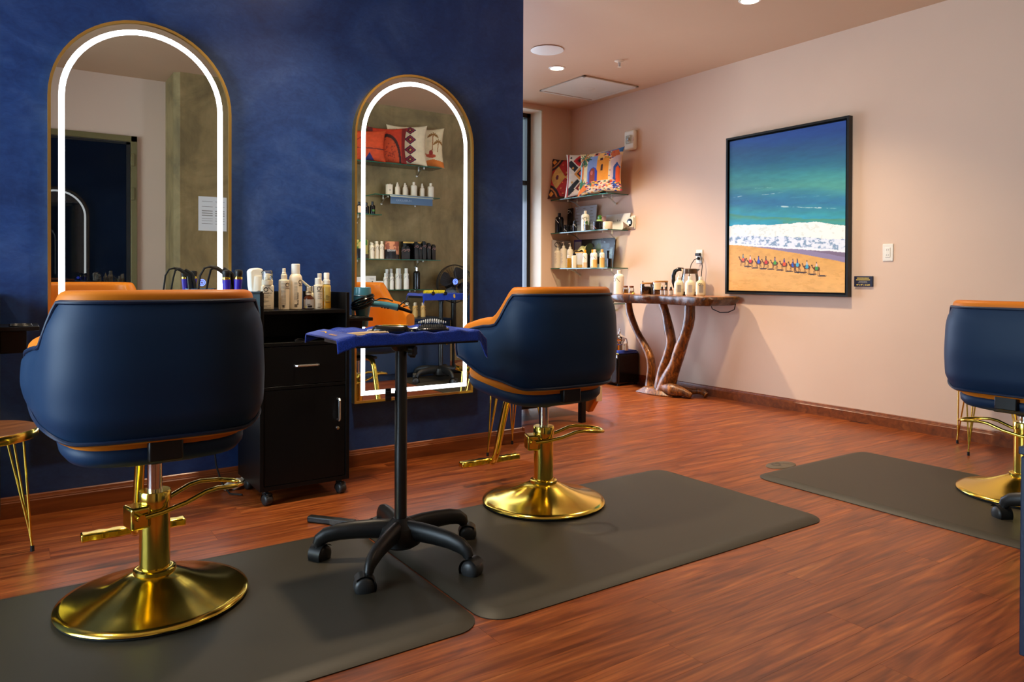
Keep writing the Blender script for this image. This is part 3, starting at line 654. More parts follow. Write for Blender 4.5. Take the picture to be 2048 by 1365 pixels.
def styling_chair(loc, rz, lever, label, drop=0.):
    t = thing('styling_chair', label, 'chair', loc, rz, 'navy and tan styling chairs')
    Ns = 72
    # tan inner shell with a rolled rim
    TH = .056; loops = []
    for i in range(Ns + 1):
        s = -1 + 2 * i / Ns; zb, zt = sh_zb(s), sh_zt(s); ln = []
        for k in range(9): ln.append(sh_off(s, zb + (zt - zb) * k / 8, 0))
        for k in range(1, 8): a = PI * k / 8; p = sh_off(s, zt, -TH / 2 + TH / 2 * math.cos(a)); p.z += .024 * math.sin(a); ln.append(p)
        for k in range(9): ln.append(sh_off(s, zt + (zb - zt) * k / 8, -TH))
        for k in range(1, 6): a = PI * k / 6; p = sh_off(s, zb, -TH / 2 - TH / 2 * math.cos(a)); p.z -= .013 * math.sin(a); ln.append(p)
        loops.append(ln)
    n = len(loops[0]); vs = [p for l in loops for p in l]
    fs = [(i * n + k, i * n + (k + 1) % n, (i + 1) * n + (k + 1) % n, (i + 1) * n + k) for i in range(Ns) for k in range(n)] + [tuple(range(n))[::-1], tuple(Ns * n + k for k in range(n))]
    part('inner_shell', B().add(vs, fs), 'tan', t, smooth=60)
    # navy outer panel and its piping
    Sm = .955
    def pz(s, v): zb, zt = sh_zb(min(1., abs(s) + .015)) + .008, sh_zt(min(1., abs(s) + .030)) - .010; return zb + (zt - zb) * v
    def pfn(u, v):
        s = (-1 + 2 * u) * Sm; ed = min(v, 1 - v, (1 - abs(-1 + 2 * u)) * 3); return sh_off(s, pz(s, v), .001 + .011 * sstep(0, .16, ed))
    bp = part('back_panel', B().grid(pfn, 72, 16), 'leather', t, smooth=70)
    pts = [sh_off((-1 + 2 * i / 60) * Sm, pz((-1 + 2 * i / 60) * Sm, 1), .004) for i in range(61)] + [sh_off(Sm, pz(Sm, 1 - k / 4), .004) for k in range(1, 4)] + [sh_off((1 - 2 * i / 60) * Sm, pz((1 - 2 * i / 60) * Sm, 0), .004) for i in range(61)] + [sh_off(-Sm, pz(-Sm, k / 4), .004) for k in range(1, 4)]
    part('piping', B().tube(pts, .0062, 8, closed=True), 'navyp', bp)
    # seat
    part('seat_cushion', slab(B(), .250, -.175, .325, [(.05, .498), (.018, .502), (.004, .515), (0, .535), (.006, .565), (.025, .585), (.07, .595)], .09), 'tan', t, smooth=70)
    part('seat_base', slab(B(), .254, -.18, .33, [(.11, .452), (.05, .457), (.018, .469), (.004, .489), (.002, .512), (.014, .524)], .105), 'leather', t, smooth=70)
    part('mounting_plate', B().box(-.09, .09, -.1, .14, .435, .452), 'blackm', t, .004)
    part('back_bracket', B().box(-.045, .045, -.20, -.13, .462, .525), 'blackm', t, .006)
    # pump column
    part('base_ring', B().lathe([(.259, 0), (.263, .003), (.263, .009)], 56), 'rubber', t)
    part('base', B().lathe([(.263, .007), (.268, .011), (.265, .017), (.247, .022), (.205, .031), (.155, .046), (.115, .062), (.085, .077), (.062, .087), (.05, .09)], 64), 'gold', t, smooth=50)
    part('flange', B().lathe([(.056, .086), (.059, .089), (.059, .099), (.052, .103), (.046, .104)], 40), 'gold', t)
    part('column', B().lathe([(.0425, .10), (.0425, .30), (.0455, .301), (.0455, .330), (.043, .334), (.02, .335)], 40), 'gold', t)
    part('piston', B().lathe([(.021, .33), (.021, .435)], 28), 'chrome', t)
    part('boot', B().lathe([(.031, .418), (.033, .424), (.033, .452)], 28), 'blackp', t)
    rl = RZ(lever)
    part('pump_block', B().box(-.082, -.028, -.042, .03, .235, .300).xf(rl), 'gold', t, .008, 3)
    axle = B().tube([(-.06, -.062, .272), (-.06, .05, .272)], .012, 12).xf(rl); part('axle', axle, 'gold', t)
    L = [(-.06, -.052, .272), (0, -.052, .276), (.07, -.054, .29), (.13, -.058, .312), (.165, -.06, .316), (.225, -.055, .31), (.262, -.03, .305), (.268, 0, .304), (.262, .03, .305), (.225, .055, .31), (.165, .058, .316), (.13, .056, .312), (.07, .052, .29), (0, .05, .276), (-.06, .05, .272)]
    part('pump_lever', B().tube([tuple(rl @ Vector(p)) for p in L], .0072, 10), 'gold', t, smooth=60)
    # footrest
    part('footrest_arm', B().tube([(0, .10, .448), (0, .22, .452), (0, .262, .440), (0, .285, .405), (0, .33, .28), (0, .375, .145), (0, .392, .105), (0, .415, .088), (0, .44, .088)], .0165, 14), 'gold', t, smooth=60)
    fb = B(); prof = []
    for i in range(25):
        x = -.165 + .33 * i / 24; prof.append((x, .026 + .004 * math.cos(i * PI / 2.0) + (.0 if abs(x) > .03 else -.006)))
    fb.prism([(x, .425 - h * .5) for x, h in prof] + [(x, .425 + h) for x, h in prof[::-1]], .078, .106); part('foot_bar', fb, 'gold', t, .006, 2)
    # faceted emblem on the inside of the back
    yb = -lerp_tab(SH_D, .86) + TH + .0015
    em = B(); P = [(0, .036), (.024, .018), (.036, -.006), (.02, -.03), (0, -.04), (-.02, -.03), (-.036, -.006), (-.024, .018)]; Ci = (0, -.004)
    for i in range(8):
        a, c = P[i], P[(i + 1) % 8]; g = lambda p: (Ci[0] + (p[0] - Ci[0]) * .94, yb, .868 + Ci[1] + (p[1] - Ci[1]) * .94)
        cx, cz = (a[0] + c[0]) / 2 * .08, (a[1] + c[1]) / 2 * .08
        em.add([(g(a)[0] * .96 + cx, yb, g(a)[2]), (g(c)[0] * .96 + cx, yb, g(c)[2]), (Ci[0] + cx, yb, .868 + Ci[1] + cz)], [(0, 1, 2)])
    part('emblem', em, 'gtext', t, smooth=0)
    for o in t.children:
        if drop and o.name.split('.')[0] in ('inner_shell', 'back_panel', 'seat_cushion', 'seat_base', 'mounting_plate', 'back_bracket', 'boot', 'footrest_arm', 'foot_bar', 'emblem'): o.location.z = -drop
    return t
styling_chair((.365, 2.45, .017), 0, math.radians(13), 'navy and tan styling chair nearest the camera, facing the large mirror')
styling_chair((1.93, 2.58, .017), 0, math.radians(-22), 'navy and tan styling chair behind the towel-covered tray, with the gold base fully in view')
styling_chair((3.81, 1.452, .017), -PI / 2, math.radians(182), 'navy and tan styling chair cut off by the right edge', .058)

# ================================================================ hairpin stools
def hairpin_table(loc, rz, label):
    t = thing('hairpin_side_table', label, 'side table', loc, rz, 'gold hairpin side tables')
    part('top', B().lathe([(.0001, .472), (.181, .472), (.183, .470)], 48), 'stooltop', t)
    part('edge_band', B().lathe([(.176, .440), (.184, .440), (.1855, .444), (.1855, .469), (.184, .4715), (.180, .471)], 48), 'gold', t)
    part('underside', B().lathe([(.0001, .44), (.177, .441)], 40), 'goldb', t)
    for k in range(3):
        a = k * 2 * PI / 3; d = Vector((math.cos(a), math.sin(a), 0)); e = Vector((-d.y, d.x, 0)); foot = d * .19 + Vector((0, 0, .02)); j = d * .184 + Vector((0, 0, .062))
        b = B().tube([tuple(foot), tuple(j)], .0045, 8)
        for off, back in ((-.035, .14), (.0, .10), (.035, .14)): b.tube([tuple(d * back + e * off + Vector((0, 0, .441))), tuple(j + e * off * .06)], .004, 8)
        lg = part('leg', b, 'gold', t); part('foot_cap', B().cyl(tuple(foot - Vector((0, 0, .02))), tuple(foot), .007, .0065, 10), 'rubber', lg)
    return t
hairpin_table((-.098, 3.088, 0), math.radians(28), 'round gold-edged side table at the left edge, below the black shelf')
hairpin_table((2.393, 3.469, 0), math.radians(181), 'gold hairpin side table half hidden behind the middle styling chair')
hairpin_table((4.672, 2.0, 0), math.radians(184), 'gold hairpin side table against the beige wall, behind the right chair')

# ================================================================ black station cabinets
def caster(parent, x, y, h=.055, r=.024, yaw=0., name='caster'):
    m = T(x, y, 0) @ RZ(yaw)
    c = part(name, B().cyl((0, 0, h - .012), (0, 0, h + .012), .011, n=12).box(-.011, .011, -.028, .014, h - .02, h - .006).xf(m), 'blackp', parent, .003)
    part('hood', B().grid(lambda u, v: ((v - .5) * .03, -.012 + (r + .004) * math.cos(-.25 + u * 2.6), r + (r + .004) * math.sin(-.25 + u * 2.6)), 14, 3).xf(m), 'blackp', c, smooth=50)
    part('wheel', B().lathe([(.001, -.019), (r * .55, -.0195), (r * .9, -.016), (r, -.009), (r, .009), (r * .9, .016), (r * .55, .0195), (.001, .019)], 22).xf(m @ T(0, -.012, r) @ RY(PI / 2)), 'wheel', c, smooth=50)
    return c
def station_cabinet(loc, label, small=False):
    t = thing('station_cabinet', label, 'cabinet', loc, 0, 'black rolling station cabinets')
    w, dp, z0, z1 = .405, .365, .066, .926; p = .017
    part('side_panel', B().box(0, p, 0, dp, z0, z1), 'black', t, .0015); part('side_panel', B().box(w - p, w, 0, dp, z0, z1), 'black', t, .0015)
    part('back_panel', B().box(p, w - p, dp - .012, dp, z0, z1), 'black', t); part('bottom_panel', B().box(p, w - p, .002, dp - .012, z0, z0 + .018), 'black', t)
    part('top_shelf', B().box(p, w - p, .003, dp - .012, .832, .848), 'black', t, .001); part('middle_shelf', B().box(p, w - p, .003, dp - .012, .692, .708), 'black', t, .001)
    part('lower_rail', B().box(p, w - p, .003, .10, .502, .516), 'black', t, .001)
    dr = part('drawer', B().box(p + .003, w - p - .003, .004, .3, .519, .689), 'black', t, .0012)
    part('handle', B().tube([(w / 2 - .05, .004, .604), (w / 2 - .05, -.018, .604), (w / 2 - .046, -.022, .604), (w / 2 + .046, -.022, .604), (w / 2 + .05, -.018, .604), (w / 2 + .05, .004, .604)], .0055, 8), 'steel', dr, label='satin steel bar handle')
    do = part('door', B().box(p + .003, w - p - .003, .004, .022, z0 + .02, .499), 'black', t, .0012)
    part('handle', B().tube([(w - .055, .004, .44), (w - .055, -.018, .44), (w - .055, -.022, .436), (w - .055, -.022, .35), (w - .055, -.018, .346), (w - .055, .004, .346)], .0055, 8), 'steel', do, label='satin steel bar handle')
    part('lock', B().lathe([(.0001, .006), (.004, .006), (.007, .005), (.009, 0)], 16).xf(T(w - .055, .004, .307) @ RX(PI / 2)), 'chrome', do)
    for (x, y) in ((.035, .035), (w - .035, .035), (.035, dp - .035), (w - .035, dp - .035)): caster(t, x, y, .06, .024, .3)
    # tool shelf on the right side with cut-out rings and a hanging box
    part('tool_shelf', B().box(w, w + .125, .02, .24, .790, .806), 'black', t, .002)
    for k, yy in enumerate((.07, .15)):
        part('shelf_ring', B().tube([(w + .066 + .035 * math.cos(2 * PI * i / 24), yy + .03 * math.sin(2 * PI * i / 24), .8075) for i in range(24)], .003, 6, closed=True), 'blackm', t)
    part('hanging_box', B().box(w + .001, w + .085, .05, .22, .705, .79), 'black', t, .003)
    return t
CX, CY = .892, 3.228
station_cabinet((CX, CY, 0), 'black rolling cabinet between the two mirrors, bottles on top')
station_cabinet((CX - 1.325, CY + .062, 0), 'black cabinet shelf entering at the left edge')
# clip on the middle shelf
solo('hair_clip', B().box(-.02, .02, -.006, .006, 0, .006).tube([(-.02, 0, .006), (-.008, 0, .012), (.014, 0, .011), (.02, 0, .006)], .003, 6), 'brush', 'small black clip on the middle shelf of the cabinet', 'hair clip', (CX + .175, CY + .012, .708), 0, bevel=.001)

# ================================================================ bottles
def bottle_mark(t, r, z, s, m='ink', words=True, ang=0.):
    b = B(); logo_flat(b, 0, z, s)
    if words:
        st = len(b.v); put_text(b, 'ORGANIC', s * .27, T(-s * .90, 0, z - s * .85) @ FRONT, s * .012, 'LEFT'); put_text(b, 'WAY', s * .27, T(s * .30, 0, z - s * .85) @ FRONT, 0, 'LEFT')
    wrap(b, r, 0); b.xf(RZ(ang)); return part('brand_mark', b, m, t, smooth=0)
def text_rows(t, r, zs, half, h, m='greyink', ang=0., ragged=True):
    b = B()
    for i, z in enumerate(zs): e = half * (.55 + .45 * ((i * 37) % 10) / 10.) if ragged else half; subdiv_bars(b, -half, -half + 2 * e, z, h, 6)
    wrap(b, r, 0); b.xf(RZ(ang)); return part('small_print', b, m, t, smooth=0)
def round_bottle(name, loc, rz, h, r, body, capm, label, cat='bottle', group=None, neck=.35, cap_h=.2, cap_r=.5, shoulder=.12, cap='plain', capped=True):
    t = thing(name, label, cat, loc, rz, group)
    hb = h * (1 - cap_h); nr = r * neck if cap != 'plain' else r * cap_r * .9; sh_ = h * shoulder
    part('body', B().lathe([(r * .9, 0), (r, r * .12), (r, hb - sh_), (r * .94, hb - sh_ * .6), (r * .78, hb - sh_ * .22), (max(nr, r * .3), hb), (max(nr, r * .3), hb + .002)], 28), body, t)
    cr = r * cap_r
    if cap == 'plain': part('cap', B().lathe([(cr, hb), (cr, h - cr * .15), (cr * .88, h), (.0001, h)], 24), capm, t)
    elif cap == 'spray':
        part('collar', B().lathe([(cr * 1.35, hb - .002), (cr * 1.35, hb + h * cap_h * .42), (cr * 1.1, hb + h * cap_h * .46)], 24), capm, t)
        part('nozzle', B().lathe([(cr * .95, hb + h * cap_h * .4), (cr * .95, hb + h * cap_h * .62), (cr * .75, hb + h * cap_h * .64), (cr * .75, h - .001), (cr * .6, h), (.0001, h)], 20), capm, t)
    elif cap == 'pump':
        part('collar', B().lathe([(cr * 1.2, hb - .002), (cr * 1.25, hb + h * cap_h * .22), (cr * .8, hb + h * cap_h * .36), (cr * .3, hb + h * cap_h * .4)], 20), capm, t)
        part('pump_head', B().cyl((0, 0, hb + h * cap_h * .3), (0, 0, h - .004), cr * .3, n=10).tube([(cr * .6, 0, h - .005), (-cr * 1.4, -.0, h - .006), (-cr * 2.3, 0, h - .012)], [cr * .42, cr * .36, cr * .26], 8), capm, t)
    elif cap == 'dropper':
        part('cap', B().lathe([(cr * 1.2, hb), (cr * 1.2, hb + h * cap_h * .4), (cr * .55, hb + h * cap_h * .45), (cr * .2, h), (.0001, h)], 18), capm, t)
    return t
ZT = .848
def on_cab(x, y): return (x - .018, y, ZT)
# 1 continuous mist sprayer with trigger
t = thing('mist_sprayer', 'tall white trigger mist sprayer, leftmost on the black cabinet', 'spray bottle', (.922, 3.40, .8485), math.radians(8))
part('body', B().lathe([(.029, 0), (.031, .006), (.031, .04), (.030, .09), (.0285, .13), (.027, .15)], 28), 'white', t)
part('water_window', B().lathe([(.0312, .002), (.0314, .03)], 28), mat('clear_band', S(150, 160, 168), .15), t)
part('sprayer_head', B().prism([(-.032, .105), (-.026, .075), (-.024, .0), (-.012, .0), (-.010, .08), (.015, .12), (.026, .12), (.028, .165), (.023, .183), (.0, .187), (-.025, .183), (-.036, .173)], -.021, .021, 'y'), 'white', t, .007, 3)
part('trigger', B().prism([(.020, .140), (.030, .118), (.043, .082), (.036, .078), (.025, .098), (.014, .128)], -.008, .008, 'y'), 'white', t, .003)
part('nozzle', B().lathe([(.0001, .002), (.004, .002), (.005, 0)], 12).xf(T(.020, -.0215, .168) @ RX(PI / 2)), 'ink', t)
bottle_mark(t, .0312, .075, .020, words=True, ang=math.radians(14))
# 2 square foam bottle with clear over-cap
t = thing('foam_bottle', 'square white foam pump bottle under a clear cap, on the cabinet', 'bottle', on_cab(.966, 3.315), math.radians(-8))
part('body', B().box(-.026, .026, -.020, .020, 0, .112), 'ivory', t, .007, 3)
part('collar', B().lathe([(.024, .112), (.0245, .132), (.021, .135)], 24), 'ivory', t)
part('pump_head', B().lathe([(.012, .132), (.012, .158), (.010, .162), (.0001, .163)], 18).box(-.004, .022, -.005, .005, .152, .160), 'ivory', t, .002)
part('clear_cap', B().lathe([(.0235, .133), (.0235, .170), (.021, .176), (.0001, .177)], 28), 'glass', t)
b = B(); logo_flat(b, -.001, .092, .019); put_text(b, 'ORGANIC', .0052, T(-.0185, 0, .0745) @ FRONT, .0003, 'LEFT'); put_text(b, 'WAY', .0052, T(.0055, 0, .0745) @ FRONT, 0, 'LEFT'); b.xf(T(0, -.0206, 0)); part('brand_mark', b, 'ink', t, smooth=0)
b = B()
for z, x1 in ((.066, .010), (.059, .002), (.056, .001), (.046, -.010), (.041, .005), (.038, .0), (.022, .012), (.017, -.004), (.014, .014), (.010, .014)): b.add([(-.019, 0, z), (x1, 0, z), (x1, 0, z + .0016), (-.019, 0, z + .0016)], [(0, 1, 2, 3)])
b.xf(T(0, -.0206, 0)); part('small_print', b, 'greyink', t, smooth=0)
# 3 spray bottle
t = round_bottle('spray_bottle', on_cab(1.040, 3.315), math.radians(40), .186, .0235, 'ivory', 'ivory', 'slim ivory spray bottle left of the tall aerosol can', cap='spray', cap_h=.27, cap_r=.42, shoulder=.02)
bottle_mark(t, .0236, .112, .019); text_rows(t, .0236, [.118 - .006 * i for i in range(17)], .010, .002, ang=math.radians(-62), ragged=False); text_rows(t, .0236, [.012, .017], .005, .004, 'ink', ang=math.radians(-62), ragged=False)
# 4 aerosol
t = round_bottle('aerosol_can', on_cab(1.096, 3.325), math.radians(44), .207, .0285, 'ivory', 'white', 'tallest white aerosol can in the middle of the cabinet top', 'aerosol can', cap_h=.215, cap_r=.66, shoulder=.10)
bottle_mark(t, .0287, .125, .020); text_rows(t, .0287, [.122 - .0055 * i for i in range(15)], .007, .002, ang=math.radians(-60), ragged=False); text_rows(t, .0287, [.014, .020], .006, .004, 'ink', ang=math.radians(-60), ragged=False)
b = B(); put_text(b, 'FINAL TOUCH', .0085, T(0, 0, 0) @ FRONT @ RZ(PI / 2), .0003); b.xf(T(-.012, 0, .05)); wrap(b, .0287); b.xf(RZ(math.radians(-12))); part('product_name', b, 'ink', t, smooth=0)
# 5 amber bottle
t = thing('amber_bottle', 'short amber glass pump bottle with a grey label on the cabinet', 'bottle', on_cab(1.153, 3.315), math.radians(-4))
part('body', B().lathe([(.0205, 0), (.0225, .003), (.0225, .048), (.019, .056), (.011, .064), (.010, .068)], 28), 'amber', t)
part('paper_label', B().lathe([(.0229, .005), (.0229, .046)], 28), 'greycard', t); part('collar', B().lathe([(.0135, .066), (.0135, .080), (.009, .083)], 20), 'ivory', t)
part('nozzle', B().lathe([(.0085, .08), (.0085, .100), (.0001, .101)], 16), 'ivory', t); part('clear_cap', B().lathe([(.0138, .075), (.0138, .107), (.0001, .108)], 20), 'glass', t)
text_rows(t, .0232, [.010], .010, .008, 'ink', ragged=False); text_rows(t, .0232, [.022], .012, .002, 'ink')
b = B(); subdiv_bars(b, -.021, -.015, .008, .006); wrap(b, .0232); part('yellow_square', b, 'yellow', t, smooth=0)
# 6 pump with tilted nozzle behind
t = round_bottle('nozzle_bottle', on_cab(1.186, 3.39), 0, .105, .018, 'milk', 'milk', 'milky bottle with a long slanted nozzle, behind the amber bottle', cap='plain', cap_h=.28, cap_r=.62)
part('slanted_nozzle', B().tube([(-.004, 0, .100), (-.020, 0, .112), (-.036, 0, .128), (-.050, 0, .140)], [.006, .006, .004, .004], 10), 'milk', t)
# 7 conditioner bottle
t = round_bottle('lotion_bottle', on_cab(1.196, 3.312), math.radians(10), .143, .0205, 'ivory', 'white', 'white lotion bottle with a printed mark, beside the golden oil spray', cap_h=.22, cap_r=.72, shoulder=.02)
bottle_mark(t, .0206, .095, .017); text_rows(t, .0206, [.070, .066, .058, .052, .048, .026, .020, .014], .012, .0018); text_rows(t, .0206, [.008], .013, .003, 'ink')
# 8 oil spray
t = thing('oil_spray', 'golden oil spray bottle with a white cap, rightmost on the cabinet', 'spray bottle', on_cab(1.236, 3.312), 0)
part('body', B().lathe([(.0185, 0), (.0200, .004), (.0200, .098), (.0185, .108), (.013, .114), (.012, .117)], 28), 'oilb', t); part('oil_fill', B().lathe([(.0203, .004), (.0203, .036)], 28), 'oil', t)
part('collar', B().lathe([(.0165, .115), (.0165, .133), (.013, .135)], 22), 'white', t); part('cap', B().lathe([(.0125, .134), (.0125, .165), (.011, .168), (.0001, .168)], 22), 'white', t)
text_rows(t, .0205, [.062, .056, .050, .045, .030], .010, .002, 'ink')
t = round_bottle('lotion_bottle', on_cab(1.225, 3.375), 0, .165, .018, 'white', 'white', 'white capped bottle standing behind the golden oil spray', cap_h=.2, cap_r=.55)
t = round_bottle('blue_bottle', on_cab(1.135, 3.395), 0, .115, .018, mat('deep_blue_plastic', S(16, 52, 104), .35), 'steelblue', 'small deep blue bottle behind the aerosol can', cap_h=.25, cap_r=.6)

# ---------------------------------------------------------------- tool can with irons
t = thing('tool_can', 'blue metal can hooked on the left side of the black cabinet', 'tool holder', (CX - .077, 3.20, .77), 0)
part('can', B().lathe([(.044, 0), (.047, .004), (.047, .158), (.0485, .160), (.0485, .163), (.045, .163), (.045, .01), (.0001, .008)], 36, (0, 0, 0), 1.5), 'steelblue', t)
part('hook', B().box(.060, .077, -.02, .02, .1, .165), 'blackm', t, .002)
def curling_iron(loc, lean, label):
    t = thing('curling_iron', label, 'curling iron', loc); t.rotation_euler = (lean[0], lean[1], 0)
    part('handle', B().lathe([(.0135, 0), (.0145, .05), (.0135, .09), (.0150, .125), (.0165, .142), (.0165, .148)], 22), 'violet', t)
    part('gold_ring', B().lathe([(.0162, .148), (.0165, .150), (.0165, .157), (.0155, .159)], 22), 'gold', t)
    part('black_cap', B().lathe([(.0150, .159), (.0155, .168), (.0165, .172), (.0165, .182), (.013, .188), (.0001, .189)], 22), 'blackp', t)
    pb = B().box(-.0075, .0075, -.0165, -.012, .055, .105)
    pnl = part('button_panel', pb, 'blackp', t, .004)
    for k in range(4): part('button', B().box(-.005, .005, -.0178, -.0160, .060 + k * .0105, .067 + k * .0105), 'steel', pnl, .001)
    return t
curling_iron((.752, 3.195, .835), (0, -.04), 'violet curling iron standing upright in front of the light strip')
curling_iron((.783, 3.185, .837), (.02, .05), 'violet curling iron standing nearest the white mist sprayer')
t = thing('flat_iron', 'black flat iron leaning in the tool can with its cord looped over', 'flat iron', (.772, 3.225, .835))
part('lower_arm', B().tube([(.01, 0, 0), (-.006, 0, .10), (-.012, 0, .165), (-.055, 0, .196), (-.085, 0, .203)], [.010, .011, .011, .009, .006], 8), 'blackp', t)
part('upper_arm', B().tube([(.022, 0, .02), (.014, 0, .12), (.002, 0, .172), (-.03, 0, .196)], [.009, .010, .010, .006], 8), 'blackp', t)
part('cord', B().tube([(-.08, 0, .203), (-.105, .0, .196), (-.122, 0, .165), (-.130, 0, .10), (-.142, 0, .0), (-.15, .02, -.15)], .0042, 8).tube([(-.06, .01, .199), (-.078, .01, .19), (-.088, .01, .15), (-.098, .01, .09), (-.112, .01, .0), (-.125, .02, -.15)], .0042, 8), 'rubber', t)
# ---------------------------------------------------------------- hair dryer
t = thing('hair_dryer', 'teal hair dryer with a wrapped black cord on the cabinet side shelf', 'hair dryer', (1.41, 3.345, .807))
part('barrel', B().lathe([(.027, -.05), (.030, 0), (.034, .02), (.040, .06), (.043, .09), (.0425, .105), (.039, .138), (.036, .140), (.034, .128), (.0001, .12)], 36), 'teal', t)
part('seam_ring', B().lathe([(.0436, .098), (.0442, .1), (.0436, .102)], 36), 'steel', t)
part('handle', B().tube([(.02, -.01, .062), (.045, -.02, .060), (.08, -.028, .058), (.13, -.037, .049), (.163, -.043, .041)], [.018, .019, .0195, .0205, .021], 16, flat=.8), 'teal', t, smooth=60)
part('end_ring', B().tube([(.160, -.0425, .042), (.168, -.044, .040)], .0215, 16, flat=.8), 'brush', t)
part('switches', B().box(.075, .083, -.05, -.046, .04, .046).box(.09, .098, -.05, -.046, .037, .043).box(.105, .113, -.052, -.048, .034, .040), 'brush', t, .001)
cb = B().tube([(.166, -.043, .040), (.19, -.05, .032), (.215, -.058, .022), (.232, -.062, .016)], [.011, .009, .008, .008], 10)
cb.tube([(.17, -.044, .044), (.185, -.05, .062), (.20, -.055, .072), (.215, -.058, .070), (.222, -.058, .060), (.21, -.055, .050), (.19, -.05, .045)], .0032, 8)
for k in range(5):
    ph = k * .7; R_ = .047 + .004 * (k % 2); cb.tube([(R_ * math.cos(a) * 1.05, R_ * math.sin(a), .055 + .012 * k * .6 + .022 * math.cos(a - .3 + k * .25)) for a in [2 * PI * i / 28 for i in range(28)]], .0042, 8, closed=True)
cb.tube([(.045, -.02, .072), (.08, -.03, .086), (.115, -.036, .082), (.14, -.04, .072)], .0035, 8)
part('cord', cb, 'brush', t)
# cord and packets on the floor beside the cabinet
solo('power_cord', B().tube([(.79, 3.56, .44), (.775, 3.57, .25), (.785, 3.55, .13), (.80, 3.52, .06), (.83, 3.49, .008), (.855, 3.47, .006), (.875, 3.45, .006)], .0042, 8), 'rubber', 'black power cord hanging down the navy wall left of the cabinet', 'cord')
def packet(loc, rz, rx, label, seed):
    r = random.Random(seed); t = thing('crumpled_packet', label, 'packet', loc, rz)
    def fn(u, v):
        x = (u - .5) * .09; w = .018 * (1 - abs(2 * u - 1) ** 4) + .004; a = v * 2 * PI
        return (x, .024 * math.cos(a) * (1 + .12 * math.sin(9 * u + 3 * v)), .017 + w * math.sin(a) * (.72 + .2 * math.sin(13 * u + 5 * v + seed)))
    part('wrapper', B().grid(fn, 20, 16), 'white', t, smooth=25)
    b = B()
    for i in range(4): x = -.03 + i * .018; b.add([(x, -.0262, .014), (x + .011, -.0262, .014), (x + .011, -.0262, .022), (x, -.0262, .022)], [(0, 1, 2, 3)])
    for i in range(14): a0 = PI + PI * i / 14; a1 = PI + PI * (i + 1) / 14; b.add([(.0 + .020 * math.cos(a), -.0266, .03 + .014 * math.sin(a)) for a in (a0, a1)] + [(.0 + .017 * math.cos(a), -.0266, .03 + .011 * math.sin(a)) for a in (a1, a0)], [(0, 1, 2, 3)])
    part('print', b, 'ink', t, smooth=0)
    t.rotation_euler = (rx, 0, rz); return t
packet((.858, 3.575, .002), math.radians(-4), 0, 'crumpled white printed packet on the floor by the cabinet', 2)
packet((.915, 3.61, .012), math.radians(35), .35, 'white printed packet stuck under the cabinet corner', 5)
# ================================================================ tray trolleys
def tray_trolley(loc, base_rz, tray_rz, label, h=.775, off=0., hx=.22, hy=.15):
    t = thing('tray_trolley', label, 'trolley', loc, 0, 'black rolling tray trolleys')
    part('hub', B().lathe([(.05, .055), (.07, .068), (.075, .10), (.066, .128), (.04, .145), (.026, .155)], 30), 'blackp', t)
    for k in range(5):
        a = base_rz + 2 * PI * k / 5; m = RZ(a)
        pts = [(.03, 0, .115), (.09, 0, .118), (.15, 0, .117), (.21, 0, .112), (.255, 0, .101), (.278, 0, .086), (.284, 0, .070)]
        lb = B().tube(pts, [.025, .024, .0225, .021, .019, .016, .0135], 16, flat=1.4); lb.xf(m)
        lg = part('leg', lb, 'blackp', t, smooth=50)
        c = (.284, 0); yaw = a + (.9, 2.2, -.6, .5, 1.6)[k]; mm = m @ T(c[0], 0, 0) @ RZ(yaw - a); r = .033
        part('caster', B().cyl((0, 0, .056), (0, 0, .074), .012, n=12).grid(lambda u, v: ((v - .5) * .05, -.014 + (r + .004) * math.cos(-.5 + u * 3.0), r + (r + .004) * math.sin(-.5 + u * 3.0)), 14, 4).xf(mm), 'blackp', lg, smooth=50)
        part('wheel', B().lathe([(.001, -.030), (r * .6, -.029), (r * .9, -.023), (r, -.013), (r, .013), (r * .9, .023), (r * .6, .029), (.001, .030)], 24).xf(mm @ T(0, -.014, r) @ RY(PI / 2)), 'wheel', lg, smooth=50)
    part('pole', B().lathe([(.0215, .14), (.0215, .60), (.0205, .602), (.0205, h - .012)], 28), 'blackm', t)
    part('upper_collar', B().lathe([(.024, h - .035), (.03, h - .03), (.05, h - .006), (.05, h)], 24), 'blackp', t)
    for (z, a) in ((.585, PI * .86), (h - .035, PI * 1.72)):
        m = T(0, 0, z) @ RZ(a)
        kb = part('knob', B().cyl((.02, 0, 0), (.034, 0, 0), .006, n=10).xf(m), 'blackp', t)
        part('knob_grip', B().prism([((.021 + .003 * math.cos(6 * q)) * math.cos(q), (.021 + .003 * math.cos(6 * q)) * math.sin(q)) for q in [2 * PI * i / 36 for i in range(36)]], .033, .054).xf(m @ RY(PI / 2)), 'blackp', kb, .003)
    m = T(0, off, 0) @ RZ(tray_rz)
    part('tray', B().box(-hx, hx, -hy, hy, h - .004, h + .004).box(-hx, hx, -hy - .004, -hy, h - .004, h + .018).box(-hx, hx, hy, hy + .004, h - .004, h + .018).box(-hx - .004, -hx, -hy, hy, h - .004, h + .018).box(hx, hx + .004, -hy, hy, h - .004, h + .018).xf(m), 'blackp', t)
    return t
TRX, TRY, TRH = 1.135, 2.352, .775
TR = math.radians(-1)
tray_trolley((TRX, TRY, 0), math.radians(8), TR, 'black rolling tray trolley standing between the two nearer chairs')
